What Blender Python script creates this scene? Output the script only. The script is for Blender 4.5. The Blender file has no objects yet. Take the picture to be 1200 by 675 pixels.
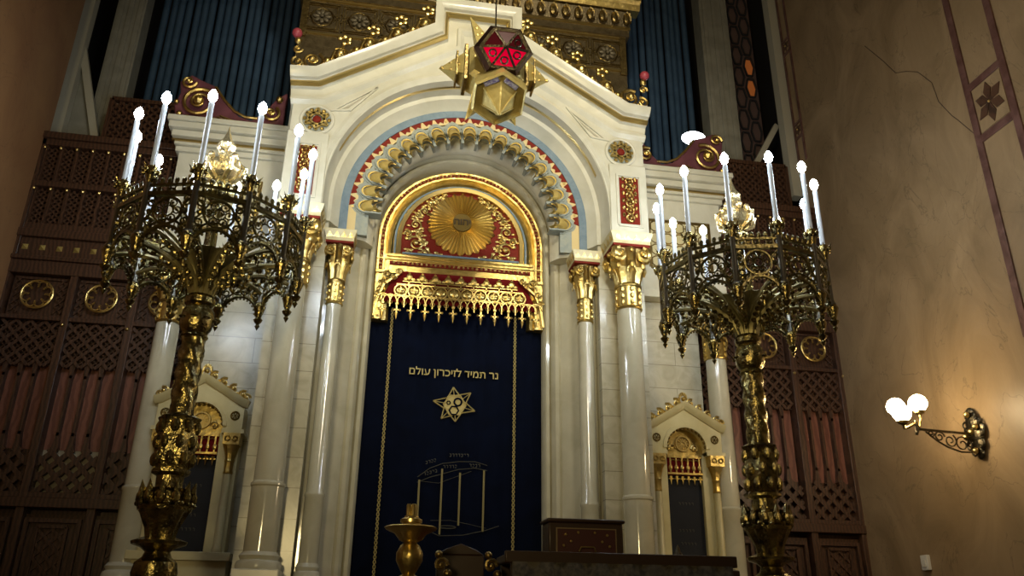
import bpy, math, random
from math import sin, cos, pi, radians, sqrt
from mathutils import Matrix, Vector
random.seed(7)
SC = bpy.context.scene
COL = SC.collection

# ---------------------------------------------------------------- camera
cam_d = bpy.data.cameras.new('camera'); cam = bpy.data.objects.new('camera', cam_d); COL.objects.link(cam)
YAW, PITCH, ROLL = .1714, .392, .0125
_f = Vector((sin(YAW)*cos(PITCH), cos(YAW)*cos(PITCH), sin(PITCH))); _r = Vector((cos(YAW), -sin(YAW), 0)); _u = _r.cross(_f)
_r2 = _r*cos(ROLL)+_u*sin(ROLL); _u2 = -_r*sin(ROLL)+_u*cos(ROLL)
_m = Matrix((_r2, _u2, -_f)).transposed().to_4x4(); _m.translation = Vector((-1.289, -12, 1.6))
cam.matrix_world = _m; cam_d.lens = 28.5; cam_d.sensor_width = 36; cam_d.clip_end = 100
SC.camera = cam
# ---------------------------------------------------------------- world, lights, exposure
SC.view_settings.view_transform = 'Standard'; SC.view_settings.look = 'None'
SC.view_settings.exposure = 0.0; SC.view_settings.gamma = 1.0; SC.view_settings.use_curve_mapping = False
W = bpy.data.worlds.new('world'); SC.world = W; W.use_nodes = True
W.node_tree.nodes['Background'].inputs[0].default_value = (1.0, .76, .42, 1)
W.node_tree.nodes['Background'].inputs[1].default_value = .045

def area(name, loc, target, size, power, color, spread=180):
    d = bpy.data.lights.new(name, 'AREA'); d.shape = 'DISK'; d.size = size; d.energy = power; d.color = color; d.spread = radians(spread)
    o = bpy.data.objects.new(name, d); COL.objects.link(o); o.location = loc
    o.rotation_euler = (Vector(target)-Vector(loc)).to_track_quat('-Z', 'Y').to_euler(); return o
area('nave_chandelier_light', (.5, -11.5, 12.0), (0, 0, 10.0), 1.4, 135, (1, .90, .66), 60)
area('low_warm_fill', (-3.5, -14, 3.6), (0, 0, 8), 1.2, 85, (1, .78, .36), 75)  # added warm fill from low in front, lifts candelabra undersides and lower marble
area('right_wall_fill', (2.0, -9.5, 8), (7.2, -1.5, 8.0), 1.0, 46, (1, .78, .5), 120)  # added fill without a fixture, brightens the right wall

# ---------------------------------------------------------------- materials
def mat(name, col, rough=.5, metal=0., col2=None, scale=4, bump=0., bscale=20, kind='noise', spec=.5, coat=0, emit=None, estr=0, detail=5, btype='noise'):
    m = bpy.data.materials.new(name); m.use_nodes = True; nt = m.node_tree; N = nt.nodes; L = nt.links; b = N['Principled BSDF']
    b.inputs['Base Color'].default_value = (*col, 1); b.inputs['Roughness'].default_value = rough; b.inputs['Metallic'].default_value = metal
    b.inputs['Specular IOR Level'].default_value = spec; b.inputs['Coat Weight'].default_value = coat
    tc = N.new('ShaderNodeTexCoord')
    if col2:
        if kind == 'noise':
            t = N.new('ShaderNodeTexNoise'); t.inputs['Scale'].default_value = scale; t.inputs['Detail'].default_value = detail; t.inputs['Distortion'].default_value = .6
            src = t.outputs['Fac']
        elif kind == 'wave':
            t = N.new('ShaderNodeTexWave'); t.inputs['Scale'].default_value = scale; t.inputs['Distortion'].default_value = 6; t.inputs['Detail'].default_value = 3; src = t.outputs['Fac']
        L.new(tc.outputs['Object'], t.inputs['Vector'])
        r = N.new('ShaderNodeValToRGB'); r.color_ramp.elements[0].position = .35; r.color_ramp.elements[1].position = .68
        r.color_ramp.elements[0].color = (*col, 1); r.color_ramp.elements[1].color = (*col2, 1)
        L.new(src, r.inputs[0]); L.new(r.outputs[0], b.inputs['Base Color'])
    if bump:
        t = N.new('ShaderNodeTexNoise' if btype == 'noise' else 'ShaderNodeTexVoronoi'); t.inputs['Scale'].default_value = bscale
        L.new(tc.outputs['Object'], t.inputs['Vector']); bp = N.new('ShaderNodeBump'); bp.inputs['Strength'].default_value = bump; bp.inputs['Distance'].default_value = .03
        L.new(t.outputs['Fac' if btype == 'noise' else 'Distance'], bp.inputs['Height']); L.new(bp.outputs[0], b.inputs['Normal'])
    if emit: b.inputs['Emission Color'].default_value = (*emit, 1); b.inputs['Emission Strength'].default_value = estr
    return m

def marble_blocks(name, col, col2, bw, bh, rough=.22):
    m = bpy.data.materials.new(name); m.use_nodes = True; nt = m.node_tree; N = nt.nodes; L = nt.links; b = N['Principled BSDF']
    tc = N.new('ShaderNodeTexCoord'); s = N.new('ShaderNodeSeparateXYZ'); c = N.new('ShaderNodeCombineXYZ')
    L.new(tc.outputs['Object'], s.inputs[0]); L.new(s.outputs[0], c.inputs[0]); L.new(s.outputs[2], c.inputs[1])
    br = N.new('ShaderNodeTexBrick'); L.new(c.outputs[0], br.inputs['Vector'])
    br.inputs['Scale'].default_value = 1; br.inputs['Brick Width'].default_value = bw; br.inputs['Row Height'].default_value = bh; br.inputs['Mortar Size'].default_value = .006
    br.inputs['Color1'].default_value = (*col, 1); br.inputs['Color2'].default_value = (*col2, 1); br.inputs['Mortar'].default_value = tuple(k*.6 for k in col)+(1,)
    n = N.new('ShaderNodeTexNoise'); n.inputs['Scale'].default_value = 3; n.inputs['Detail'].default_value = 8; n.inputs['Distortion'].default_value = 1.5; L.new(tc.outputs['Object'], n.inputs['Vector'])
    r = N.new('ShaderNodeValToRGB'); r.color_ramp.elements[0].position = .3; r.color_ramp.elements[0].color = (.78, .76, .72, 1); r.color_ramp.elements[1].position = .6; r.color_ramp.elements[1].color = (1, 1, 1, 1)
    mx = N.new('ShaderNodeMix'); mx.data_type = 'RGBA'; mx.blend_type = 'MULTIPLY'; mx.inputs[0].default_value = 1
    L.new(n.outputs['Fac'], r.inputs[0]); L.new(br.outputs['Color'], mx.inputs[6]); L.new(r.outputs[0], mx.inputs[7]); L.new(mx.outputs[2], b.inputs['Base Color'])
    b.inputs['Roughness'].default_value = rough; return m

def wall_mat(name, c1, c2, crack):
    m = bpy.data.materials.new(name); m.use_nodes = True; nt = m.node_tree; N = nt.nodes; L = nt.links; b = N['Principled BSDF']
    tc = N.new('ShaderNodeTexCoord'); mp = N.new('ShaderNodeMapping'); mp.inputs['Scale'].default_value = (1, 1, .6); L.new(tc.outputs['Object'], mp.inputs[0])
    n = N.new('ShaderNodeTexNoise'); n.inputs['Scale'].default_value = .9; n.inputs['Detail'].default_value = 9; n.inputs['Roughness'].default_value = .62; n.inputs['Distortion'].default_value = 1.2; L.new(mp.outputs[0], n.inputs['Vector'])
    r = N.new('ShaderNodeValToRGB'); r.color_ramp.elements[0].position = .33; r.color_ramp.elements[0].color = (*c1, 1); r.color_ramp.elements[1].position = .66; r.color_ramp.elements[1].color = (*c2, 1); L.new(n.outputs['Fac'], r.inputs[0])
    n2 = N.new('ShaderNodeTexNoise'); n2.inputs['Scale'].default_value = .8; n2.inputs['Detail'].default_value = 7; n2.inputs['Distortion'].default_value = 2.2; L.new(mp.outputs[0], n2.inputs['Vector'])
    sub = N.new('ShaderNodeMath'); sub.operation = 'SUBTRACT'; sub.inputs[1].default_value = .5; L.new(n2.outputs['Fac'], sub.inputs[0])
    ab = N.new('ShaderNodeMath'); ab.operation = 'ABSOLUTE'; L.new(sub.outputs[0], ab.inputs[0])
    r2 = N.new('ShaderNodeValToRGB'); r2.color_ramp.elements[0].position = .0; r2.color_ramp.elements[0].color = (crack, crack, crack, 1); r2.color_ramp.elements[1].position = .006; r2.color_ramp.elements[1].color = (1, 1, 1, 1); L.new(ab.outputs[0], r2.inputs[0])
    mx = N.new('ShaderNodeMix'); mx.data_type = 'RGBA'; mx.blend_type = 'MULTIPLY'; mx.inputs[0].default_value = .55
    L.new(r.outputs[0], mx.inputs[6]); L.new(r2.outputs[0], mx.inputs[7]); L.new(mx.outputs[2], b.inputs['Base Color']); b.inputs['Roughness'].default_value = .42
    return m

IVORY = mat('ivory_marble', (.55, .53, .42), .25, col2=(.64, .62, .51), scale=2.5, bump=.03, bscale=6)
MBLK = marble_blocks('jointed_marble', (.50, .47, .35), (.56, .53, .41), 1.3, .42)
SHAFT = mat('polished_marble', (.48, .45, .33), .10, col2=(.58, .55, .42), scale=2.2, coat=.4)
CREAM = mat('cream_marble', (.56, .49, .26), .3, col2=(.64, .57, .33), scale=3)
GOLD = mat('gilding', (.66, .50, .19), .36, 1, col2=(.50, .36, .11), scale=7, bump=.25, bscale=14)
GOLDS = mat('smooth_gilding', (.70, .54, .22), .30, 1)
RELIEF = mat('gilded_relief', (.62, .46, .17), .38, 1, col2=(.5, .32, .09), scale=18, bump=.9, bscale=22, btype='vor')
OLDG = mat('aged_gilding', (.38, .28, .11), .36, 1, col2=(.20, .145, .055), scale=9, bump=.4, bscale=26)
COFF = mat('coffer_bronze', (.15, .115, .06), .45, .7, col2=(.09, .065, .03), scale=8, bump=.3, bscale=30)
BRONZE = mat('candelabrum_bronze', (.42, .33, .12), .24, 1, col2=(.10, .085, .045), scale=9, bump=.35, bscale=30)
DARKB = mat('dark_bronze', (.13, .11, .07), .35, 1, col2=(.06, .05, .035), scale=10, bump=.3, bscale=30)
PIPEB = mat('post_metal', (.20, .19, .16), .33, 1)
BLUE = mat('blue_paint', (.12, .18, .23), .6, col2=(.17, .23, .28), scale=8)
GREYP = mat('grey_blue_paint', (.30, .32, .27), .55, col2=(.22, .26, .25), scale=10)
RED = mat('red_paint', (.17, .016, .008), .6, spec=.15)
CRMP = mat('cream_gold_paint', (.62, .48, .22), .5)
REDV = mat('red_velvet', (.13, .008, .008), .9, spec=.1)
VELV = mat('navy_velvet', (.002, .0042, .015), .9, col2=(.0015, .003, .010), scale=3, spec=.08)
VELB = mat('black_velvet', (.008, .009, .014), .8, col2=(.004, .005, .01), scale=3)
EMB = mat('gold_thread', (.50, .40, .15), .5, .4, bump=.5, bscale=80)
EMBD = mat('pale_thread', (.075, .07, .05), .6, .1)
WOOD = mat('dark_walnut', (.075, .033, .016), .42, col2=(.038, .017, .009), scale=5, kind='wave', bump=.1, bscale=20)
REDW = mat('reddish_board', (.20, .075, .048), .45, col2=(.13, .045, .028), scale=3, kind='wave')
GLIM = mat('pale_backing_panel', (.30, .26, .19), .5)
ORGW = mat('organ_case', (.03, .028, .03), .6)
PIPE = mat('organ_pipe_metal', (.075, .14, .24), .42, .35, col2=(.045, .09, .165), scale=2)
PILA = mat('grey_pilaster_stone', (.20, .19, .15), .6, col2=(.26, .25, .20), scale=3)
COPE = mat('pale_coping', (.40, .37, .28), .5)
WALLR = wall_mat('brown_scagliola', (.19, .125, .06), (.31, .21, .11), .35)
WALLL = wall_mat('russet_scagliola', (.24, .11, .045), (.33, .17, .07), .5)
PURP = mat('purple_marble', (.075, .030, .022), .35, col2=(.15, .075, .06), scale=5, detail=10)
BURG = mat('burgundy_lacquer', (.16, .055, .07), .3, col2=(.10, .035, .045), scale=4)
RIBM = mat('satin_bronze', (.44, .38, .18), .5, .8, col2=(.28, .24, .12), scale=6)
TRAC = mat('tracery_bronze', (.22, .18, .07), .28, 1, col2=(.08, .07, .04), scale=9, bump=.3, bscale=30)
PGOLD = mat('painted_gold', (.62, .46, .14), .35, .45, col2=(.48, .35, .10), scale=9)
BULB = mat('lit_candle_tip', (1, 1, 1), .3, emit=(.80, .90, 1), estr=150)
TUBE = mat('candle_tube', (.42, .46, .50), .35)
GLOBE = mat('lit_globe', (1, 1, 1), .3, emit=(1, .78, .46), estr=60)
GLASS = mat('ruby_glass', (.35, .0, .02), .12, emit=(.9, .0, .04), estr=.55, bump=.6, bscale=9)
GARN = mat('garnet_glass', (.035, .002, .004), .3, emit=(.5, .0, .02), estr=.04, spec=.2)
ORGL = mat('orange_leaded_glass', (.5, .15, .04), .3, emit=(1, .28, .06), estr=.10)
GRGL = mat('grey_leaded_glass', (.14, .09, .08), .3)
WHITE = mat('white_plastic', (.55, .52, .45), .5)
CHAIRW = mat('black_brown_wood', (.035, .018, .010), .35)
LACE = mat('patterned_cloth', (.10, .085, .06), .8, col2=(.03, .025, .02), scale=22)
ENAM = mat('enamel_letters', (.5, .48, .5), .4, col2=(.06, .03, .22), scale=30)
FLOORM = mat('floor_stone', (.12, .08, .05), .4, col2=(.08, .05, .03), scale=2)

# ---------------------------------------------------------------- mesh builder
class MB:
    def __init__(s): s.v = []; s.f = []; s.M = None
    def _a(s, vs, fs):
        b = len(s.v)
        if s.M is not None: vs = [tuple(s.M @ Vector(p)) for p in vs]
        s.v += [tuple(p) for p in vs]; s.f += [tuple(i+b for i in f) for f in fs]; return s
    def box(s, x0, x1, y0, y1, z0, z1):
        return s._a([(x0,y0,z0),(x1,y0,z0),(x1,y1,z0),(x0,y1,z0),(x0,y0,z1),(x1,y0,z1),(x1,y1,z1),(x0,y1,z1)],
                    [(0,3,2,1),(4,5,6,7),(0,1,5,4),(1,2,6,5),(2,3,7,6),(3,0,4,7)])
    def bar(s, a, b, w, d, up=(0, 1, 0)):
        a = Vector(a); b = Vector(b); t = (b-a).normalized(); u = Vector(up); n = t.cross(u).normalized(); u = n.cross(t)
        vs = [p+n*i*w/2+u*j*d/2 for p in (a, b) for i, j in ((-1,-1),(1,-1),(1,1),(-1,1))]
        return s._a(vs, [(0,3,2,1),(4,5,6,7),(0,1,5,4),(1,2,6,5),(2,3,7,6),(3,0,4,7)])
    def prism(s, pts, y0, y1):           # polygon in x-z, extruded along y
        n = len(pts); vs = [(x, y0, z) for x, z in pts]+[(x, y1, z) for x, z in pts]
        return s._a(vs, [tuple(range(n)), tuple(range(2*n-1, n-1, -1))]+[(i, i+n, (i+1)%n+n, (i+1)%n) for i in range(n)])
    def loft(s, rings, closed=True, caps=True):
        n = len(rings[0]); vs = [p for r in rings for p in r]; fs = []
        for k in range(len(rings)-1):
            for i in range(n if closed else n-1):
                j = (i+1) % n; fs.append((k*n+i, k*n+j, (k+1)*n+j, (k+1)*n+i))
        if caps and closed: fs.append(tuple(range(n-1, -1, -1))); fs.append(tuple(range((len(rings)-1)*n, len(rings)*n)))
        return s._a(vs, fs)
    def lathe(s, prof, n=20, c=(0, 0, 0), mod=None, twist=0):
        rings = []
        for k, (r, z) in enumerate(prof):
            rings.append([(c[0]+cos(a)*rr, c[1]+sin(a)*rr, c[2]+z) for i in range(n) for a in [2*pi*i/n] for rr in [max(.0005, r*(mod(a+twist*z, z) if mod else 1))]])
        return s.loft(rings)
    def tube(s, pts, r, n=6, closed=False):
        pts = [Vector(p) for p in pts]; rings = []; m = len(pts); prev = None
        for i, p in enumerate(pts):
            t = (pts[min(i+1, m-1)]-pts[max(i-1, 0)]) if not closed else (pts[(i+1) % m]-pts[i-1])
            t.normalize()
            if prev is None: a = Vector((0, 1, 0)) if abs(t.y) < .9 else Vector((1, 0, 0)); u = (a-t*a.dot(t)).normalized()
            else: u = (prev-t*prev.dot(t)).normalized()
            prev = u; w = t.cross(u); rr = r[i] if isinstance(r, (list, tuple)) else r
            rings.append([p+u*cos(2*pi*k/n)*rr+w*sin(2*pi*k/n)*rr for k in range(n)])
        if closed: rings.append(rings[0])
        return s.loft(rings, caps=not closed)
    def ball(s, c, r, sc=(1, 1, 1), n=10, m=6):
        rings = [[(c[0]+sc[0]*r*sin(t)*cos(2*pi*i/n), c[1]+sc[1]*r*sin(t)*sin(2*pi*i/n), c[2]-sc[2]*r*cos(t)) for i in range(n)] for k in range(m+1) for t in [max(.02, min(pi-.02, pi*k/m))]]
        return s.loft(rings)
    def ring(s, c, R, r, n=24, m=6, axis='y'):
        P = []
        for i in range(n):
            a = 2*pi*i/n; P.append((c[0]+R*cos(a), c[1], c[2]+R*sin(a)) if axis == 'y' else (c[0]+R*cos(a), c[1]+R*sin(a), c[2]) if axis == 'z' else (c[0], c[1]+R*cos(a), c[2]+R*sin(a)))
        return s.tube(P, r, m, True)
    def disc(s, c, R, y0, y1, n=28): return s.prism([(c[0]+R*cos(2*pi*i/n), c[1]+R*sin(2*pi*i/n)) for i in range(n)], y0, y1)
    def cone(s, base, tip, r, n=4, rot=0):
        base = Vector(base); tip = Vector(tip); t = (tip-base).normalized(); a = Vector((0, 0, 1)) if abs(t.z) < .9 else Vector((0, 1, 0)); u = t.cross(a).normalized(); w = t.cross(u)
        vs = [base+u*cos(rot+2*pi*i/n)*r+w*sin(rot+2*pi*i/n)*r for i in range(n)]+[tip]
        return s._a(vs, [tuple(range(n-1, -1, -1))]+[(i, (i+1) % n, n) for i in range(n)])
    def arch(s, prof, zc, zb, n=40, cx=0, a0=0, a1=pi):      # sweep closed (r,y) profile over legs + semicircle
        rings = []
        if zb is not None: rings.append([(cx+r, y, zb) for r, y in prof])
        for i in range(n+1):
            a = a0+(a1-a0)*i/n; rings.append([(cx+r*cos(a), y, zc+r*sin(a)) for r, y in prof])
        if zb is not None: rings.append([(cx-r, y, zb) for r, y in prof])
        return s.loft(rings)
    def mould(s, path, prof):            # mitred sweep in x-z; prof (n, y), n to the left of travel
        m = len(path); rings = []
        for i, (x, z) in enumerate(path):
            def nrm(a, b):
                d = Vector((b[0]-a[0], b[1]-a[1])).normalized(); return Vector((-d.y, d.x))
            if i == 0: k = nrm(path[0], path[1])
            elif i == m-1: k = nrm(path[-2], path[-1])
            else:
                n1 = nrm(path[i-1], path[i]); n2 = nrm(path[i], path[i+1]); k = (n1+n2).normalized(); k = k/max(.3, k.dot(n1))
            rings.append([(x+k.x*o, y, z+k.y*o) for o, y in prof])
        return s.loft(rings)
    def spiral(s, c, R, turns=1.6, a0=0, sgn=1, r=.02, y=0, n=22, ball=True, r1=None):   # flat volute in x-z
        P = []; rr = []
        for i in range(n+1):
            t = i/n; a = a0+sgn*t*turns*2*pi; q = R*(1-t*.82); P.append((c[0]+q*cos(a), y-.25*R*t, c[1]+q*sin(a))); rr.append(r*(1-.45*t))
        s.tube(P, rr, 6)
        if ball: s.ball((c[0], y-.3*R, c[1]), R*.30, n=8, m=5)
        return s
    def build(s, name, m, parent=None, smooth=35, bevel=0, loc=None):
        me = bpy.data.meshes.new(name); me.from_pydata(s.v, [], s.f); me.materials.append(m)
        import bmesh
        bm = bmesh.new(); bm.from_mesh(me); bmesh.ops.recalc_face_normals(bm, faces=bm.faces); bm.to_mesh(me); bm.free()
        if smooth:
            me.shade_smooth(); me.set_sharp_from_angle(angle=radians(smooth))
        o = bpy.data.objects.new(name, me); COL.objects.link(o)
        if bevel:
            b = o.modifiers.new('bevel', 'BEVEL'); b.width = bevel; b.segments = 2; b.limit_method = 'ANGLE'; b.angle_limit = radians(50)
        if parent: o.parent = parent
        if loc: o.location = loc
        return o
def tag(o, label, cat, group=None):
    o['label'] = label; o['category'] = cat
    if group: o['group'] = group
    return o
def thing(name, loc, label, cat, group=None, rz=0):
    o = bpy.data.objects.new(name, None); COL.objects.link(o); o.location = loc; o.rotation_euler = (0, 0, rz); o.empty_display_size = .2
    return tag(o, label, cat, group)
def struct(o): o['kind'] = 'structure'; return o
def dup(root, loc=None, label=None, flipx=False):
    def cp(o, par):
        c = o.copy(); COL.objects.link(c); c.parent = par
        for ch in o.children: cp(ch, c)
        return c
    r = cp(root, None)
    if loc is not None: r.location = loc
    if label: r['label'] = label
    if flipx: r.scale = (-1, 1, 1)
    return r
def text_mesh(name, s, size, m, parent, loc, rot=(pi/2, 0, 0), ext=.006, bold=0, font=None):
    cu = bpy.data.curves.new(name, 'FONT'); cu.body = s; cu.size = size; cu.extrude = ext; cu.align_x = 'CENTER'; cu.align_y = 'CENTER'; cu.offset = bold
    o = bpy.data.objects.new(name+'_tmp', cu); COL.objects.link(o)
    bpy.context.view_layer.update()
    me = bpy.data.meshes.new_from_object(o.evaluated_get(bpy.context.evaluated_depsgraph_get())); bpy.data.objects.remove(o)
    me.materials.clear(); me.materials.append(m); me.name = name
    q = bpy.data.objects.new(name, me); COL.objects.link(q); q.location = loc; q.rotation_euler = rot; q.parent = parent
    return q
FLOOR = 1.2                                        # level of the raised platform before the ark

# ================================================================ SETTING
struct(MB().box(-10, 10, -16, 6, -.2, 0).build('floor', FLOORM))
struct(MB().box(-7.2, 7.2, -5.6, 2.2, 0, FLOOR).build('trim_1', FLOORM))
struct(MB().box(7.2, 7.5, -14, 1.6, 0, 17).build('wall_right', WALLR))
struct(MB().box(-7.55, -7.22, -14, 1.3, 0, 17).build('wall_left', WALLL))
struct(MB().box(-9.5, 9.5, 4.6, 4.9, 0, 19).build('wall_back', ORGW))
struct(MB().box(-9.5, -7.9, 1.6, 4.6, 0, 19).build('wall_left', ORGW)); struct(MB().box(7.9, 9.5, 1.6, 4.6, 0, 19).build('wall_right', ORGW))

# inlaid ladder trims on the right wall: squares and long fields between purple bars
def ladder(y0, y1, sq, name, z0, z1, w):
    b = MB(); X0, X1 = 7.175, 7.21
    for y in (y0, y1): b.box(X0, X1, y-w/2, y+w/2, z0, z1)
    for z in sq:
        h = abs(y1-y0)*.62
        for q in (z-h, z+h): b.box(X0+.002, X1, min(y0, y1), max(y0, y1), q-w/2, q+w/2)
    o = struct(b.build(name, PURP, bevel=.004))
    st = MB(); ce = MB(); yc = (y0+y1)/2
    for z in sq:
        ce.box(X0+.01, X1, min(y0, y1)+w/2+.02, max(y0, y1)-w/2-.02, z-abs(y1-y0)*.62+w/2+.02, z+abs(y1-y0)*.62-w/2-.02)
        R = abs(y1-y0)*.36
        for k in range(6):
            a = k*pi/3+pi/6; P = [(X0-.004, yc, z), (X0-.004, yc+R*.68*cos(a-.44), z+R*.68*1.2*sin(a-.44)), (X0-.004, yc+R*1.08*cos(a), z+R*1.3*sin(a)), (X0-.004, yc+R*.68*cos(a+.44), z+R*.68*1.2*sin(a+.44))]
            st._a(P+[(X1, p[1], p[2]) for p in P], [(0,1,2,3),(7,6,5,4),(0,4,5,1),(1,5,6,2),(2,6,7,3),(3,7,4,0)])
    ce.build('square_field', WALLR, o); st.build('inlaid_star', WOOD, o)
    g = MB()
    for z in sq: g.ball((X0-.01, yc, z), .022)
    g.build('gilt_boss', GOLDS, o)
ladder(-3.88, -3.16, [8.68, 11.9], 'trim_2', 5.2, 14.5, .12)
ladder(1.28, 1.56, [11.4, 13.6, 15.8], 'trim_3', 10.6, 17, .06)
# hairline crack running down the right wall plaster
ck = MB(); cp = [(-1.1, 11.6), (-1.5, 10.95), (-1.75, 10.5), (-2.0, 10.35), (-2.25, 10.15), (-2.5, 9.75), (-2.55, 9.35), (-2.75, 8.95), (-2.85, 8.8), (-3.12, 8.35)]
for k in range(len(cp)-1): ck.bar((7.199, *cp[k]), (7.199, *cp[k+1]), .011, .004, up=(1, 0, 0))
struct(ck.build('trim_4', WOOD, smooth=0))
# pilasters of the organ loft, window with orange leaded lights, sloping copings
def pil(name, x0, x1, y, z0, z1):
    b = MB(); b.box(x0, x1, y, y+.4, z0, z1)
    for k in range(3):
        xx = x0+(x1-x0)*(k+.5)/3; b.box(xx-.05, xx+.05, y-.03, y, z0, z1)
    struct(b.build(name, PILA, bevel=.01))
pil('trim_5', -7.05, -6.5, 2.3, 8.5, 18); pil('trim_6', 5.62, 6.32, 2.3, 8.5, 18)
struct(MB().box(7.0, 7.2, 1.62, 1.85, 9.9, 18).build('trim_7', COPE)); struct(MB().box(-7.5, -7.3, 1.9, 2.1, 8.9, 18).build('trim_8', COPE))
wn = struct(MB().box(6.34, 7.3, 3.05, 3.12, 9.5, 19).build('window_1', GRGL))
lead = MB(); pane = MB()
for k in range(14):
    for q in range(3):
        cx = 6.55+q*.28; cz = 10.5+k*.62+(q % 2)*.31
        hx = [(cx-.13, cz), (cx-.07, cz+.26), (cx+.07, cz+.26), (cx+.13, cz), (cx+.07, cz-.26), (cx-.07, cz-.26)]
        for i in range(6): a = hx[i]; b2 = hx[(i+1) % 6]; lead.bar((a[0], 3.0, a[1]), (b2[0], 3.0, b2[1]), .035, .04)
        if (k*3+q) in (17, 20): pane.prism([(cx+(x-cx)*.85, cz+(z-cz)*.85) for x, z in hx], 3.02, 3.045)
lead.build('lead_came', ORGW, wn); pane.build('orange_pane', ORGL, wn)
struct(MB().bar((6.35, 2.2, 10.6), (7.15, 2.2, 12.0), .12, .12).build('trim_9', COPE))
cp = MB(); cp.prism([(-7.55, 8.9), (-6.55, 8.9), (-7.4, 12.0), (-7.55, 12.0)], 2.12, 2.25); struct(cp.build('trim_10', PILA))
struct(MB().bar((-7.42, 2.05, 12.0), (-6.6, 2.05, 9.3), .13, .10).build('trim_11', COPE))
struct(MB().prism([(-7.9, 8.8), (-7.5, 8.8), (-7.5, 11.4), (-7.7, 11.7), (-7.9, 11.4)], 2.6, 2.7).build('trim_12', REDW))

# organ pipes, each its own object
pm = None
def pipes(x0, x1, z0, n, side):
    global pm
    for k in range(n):
        x = x0+(x1-x0)*(k+.5)/n; r = abs(x1-x0)/n*.46
        if pm is None or abs(pm['r']-r) > 1e-3:
            b = MB(); b.lathe([(.02, 0), (r, .35), (r, .42), (r*1.05, .43), (r*1.05, .46), (r, .47), (r, 9)], 14)
            b.prism([(-r*.5, .62), (r*.5, .62), (r*.55, .95), (0, 1.12), (-r*.55, .95)], -r-.005, -r*.6)
            o = b.build('organ_pipe', PIPE); o['r'] = r; pm = o
        else: o = pm.copy(); COL.objects.link(o)
        o.location = (x, 2.95+.05*sin(k*1.9), z0+.35*sin(pi*(k+.5)/n))
        tag(o, 'tall narrow grey-blue organ pipe in the dark loft on the %s side of the ark' % side, 'organ pipe', 'organ pipes on the %s' % side)
pipes(-6.4, -3.4, 9.5, 19, 'left'); pipes(3.5, 5.55, 9.8, 13, 'right')
struct(MB().box(-6.45, -3.2, 2.6, 3.3, 8.9, 9.5).build('trim_13', ORGW)); struct(MB().box(3.2, 5.6, 2.6, 3.3, 8.9, 9.8).build('trim_14', ORGW))

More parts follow.
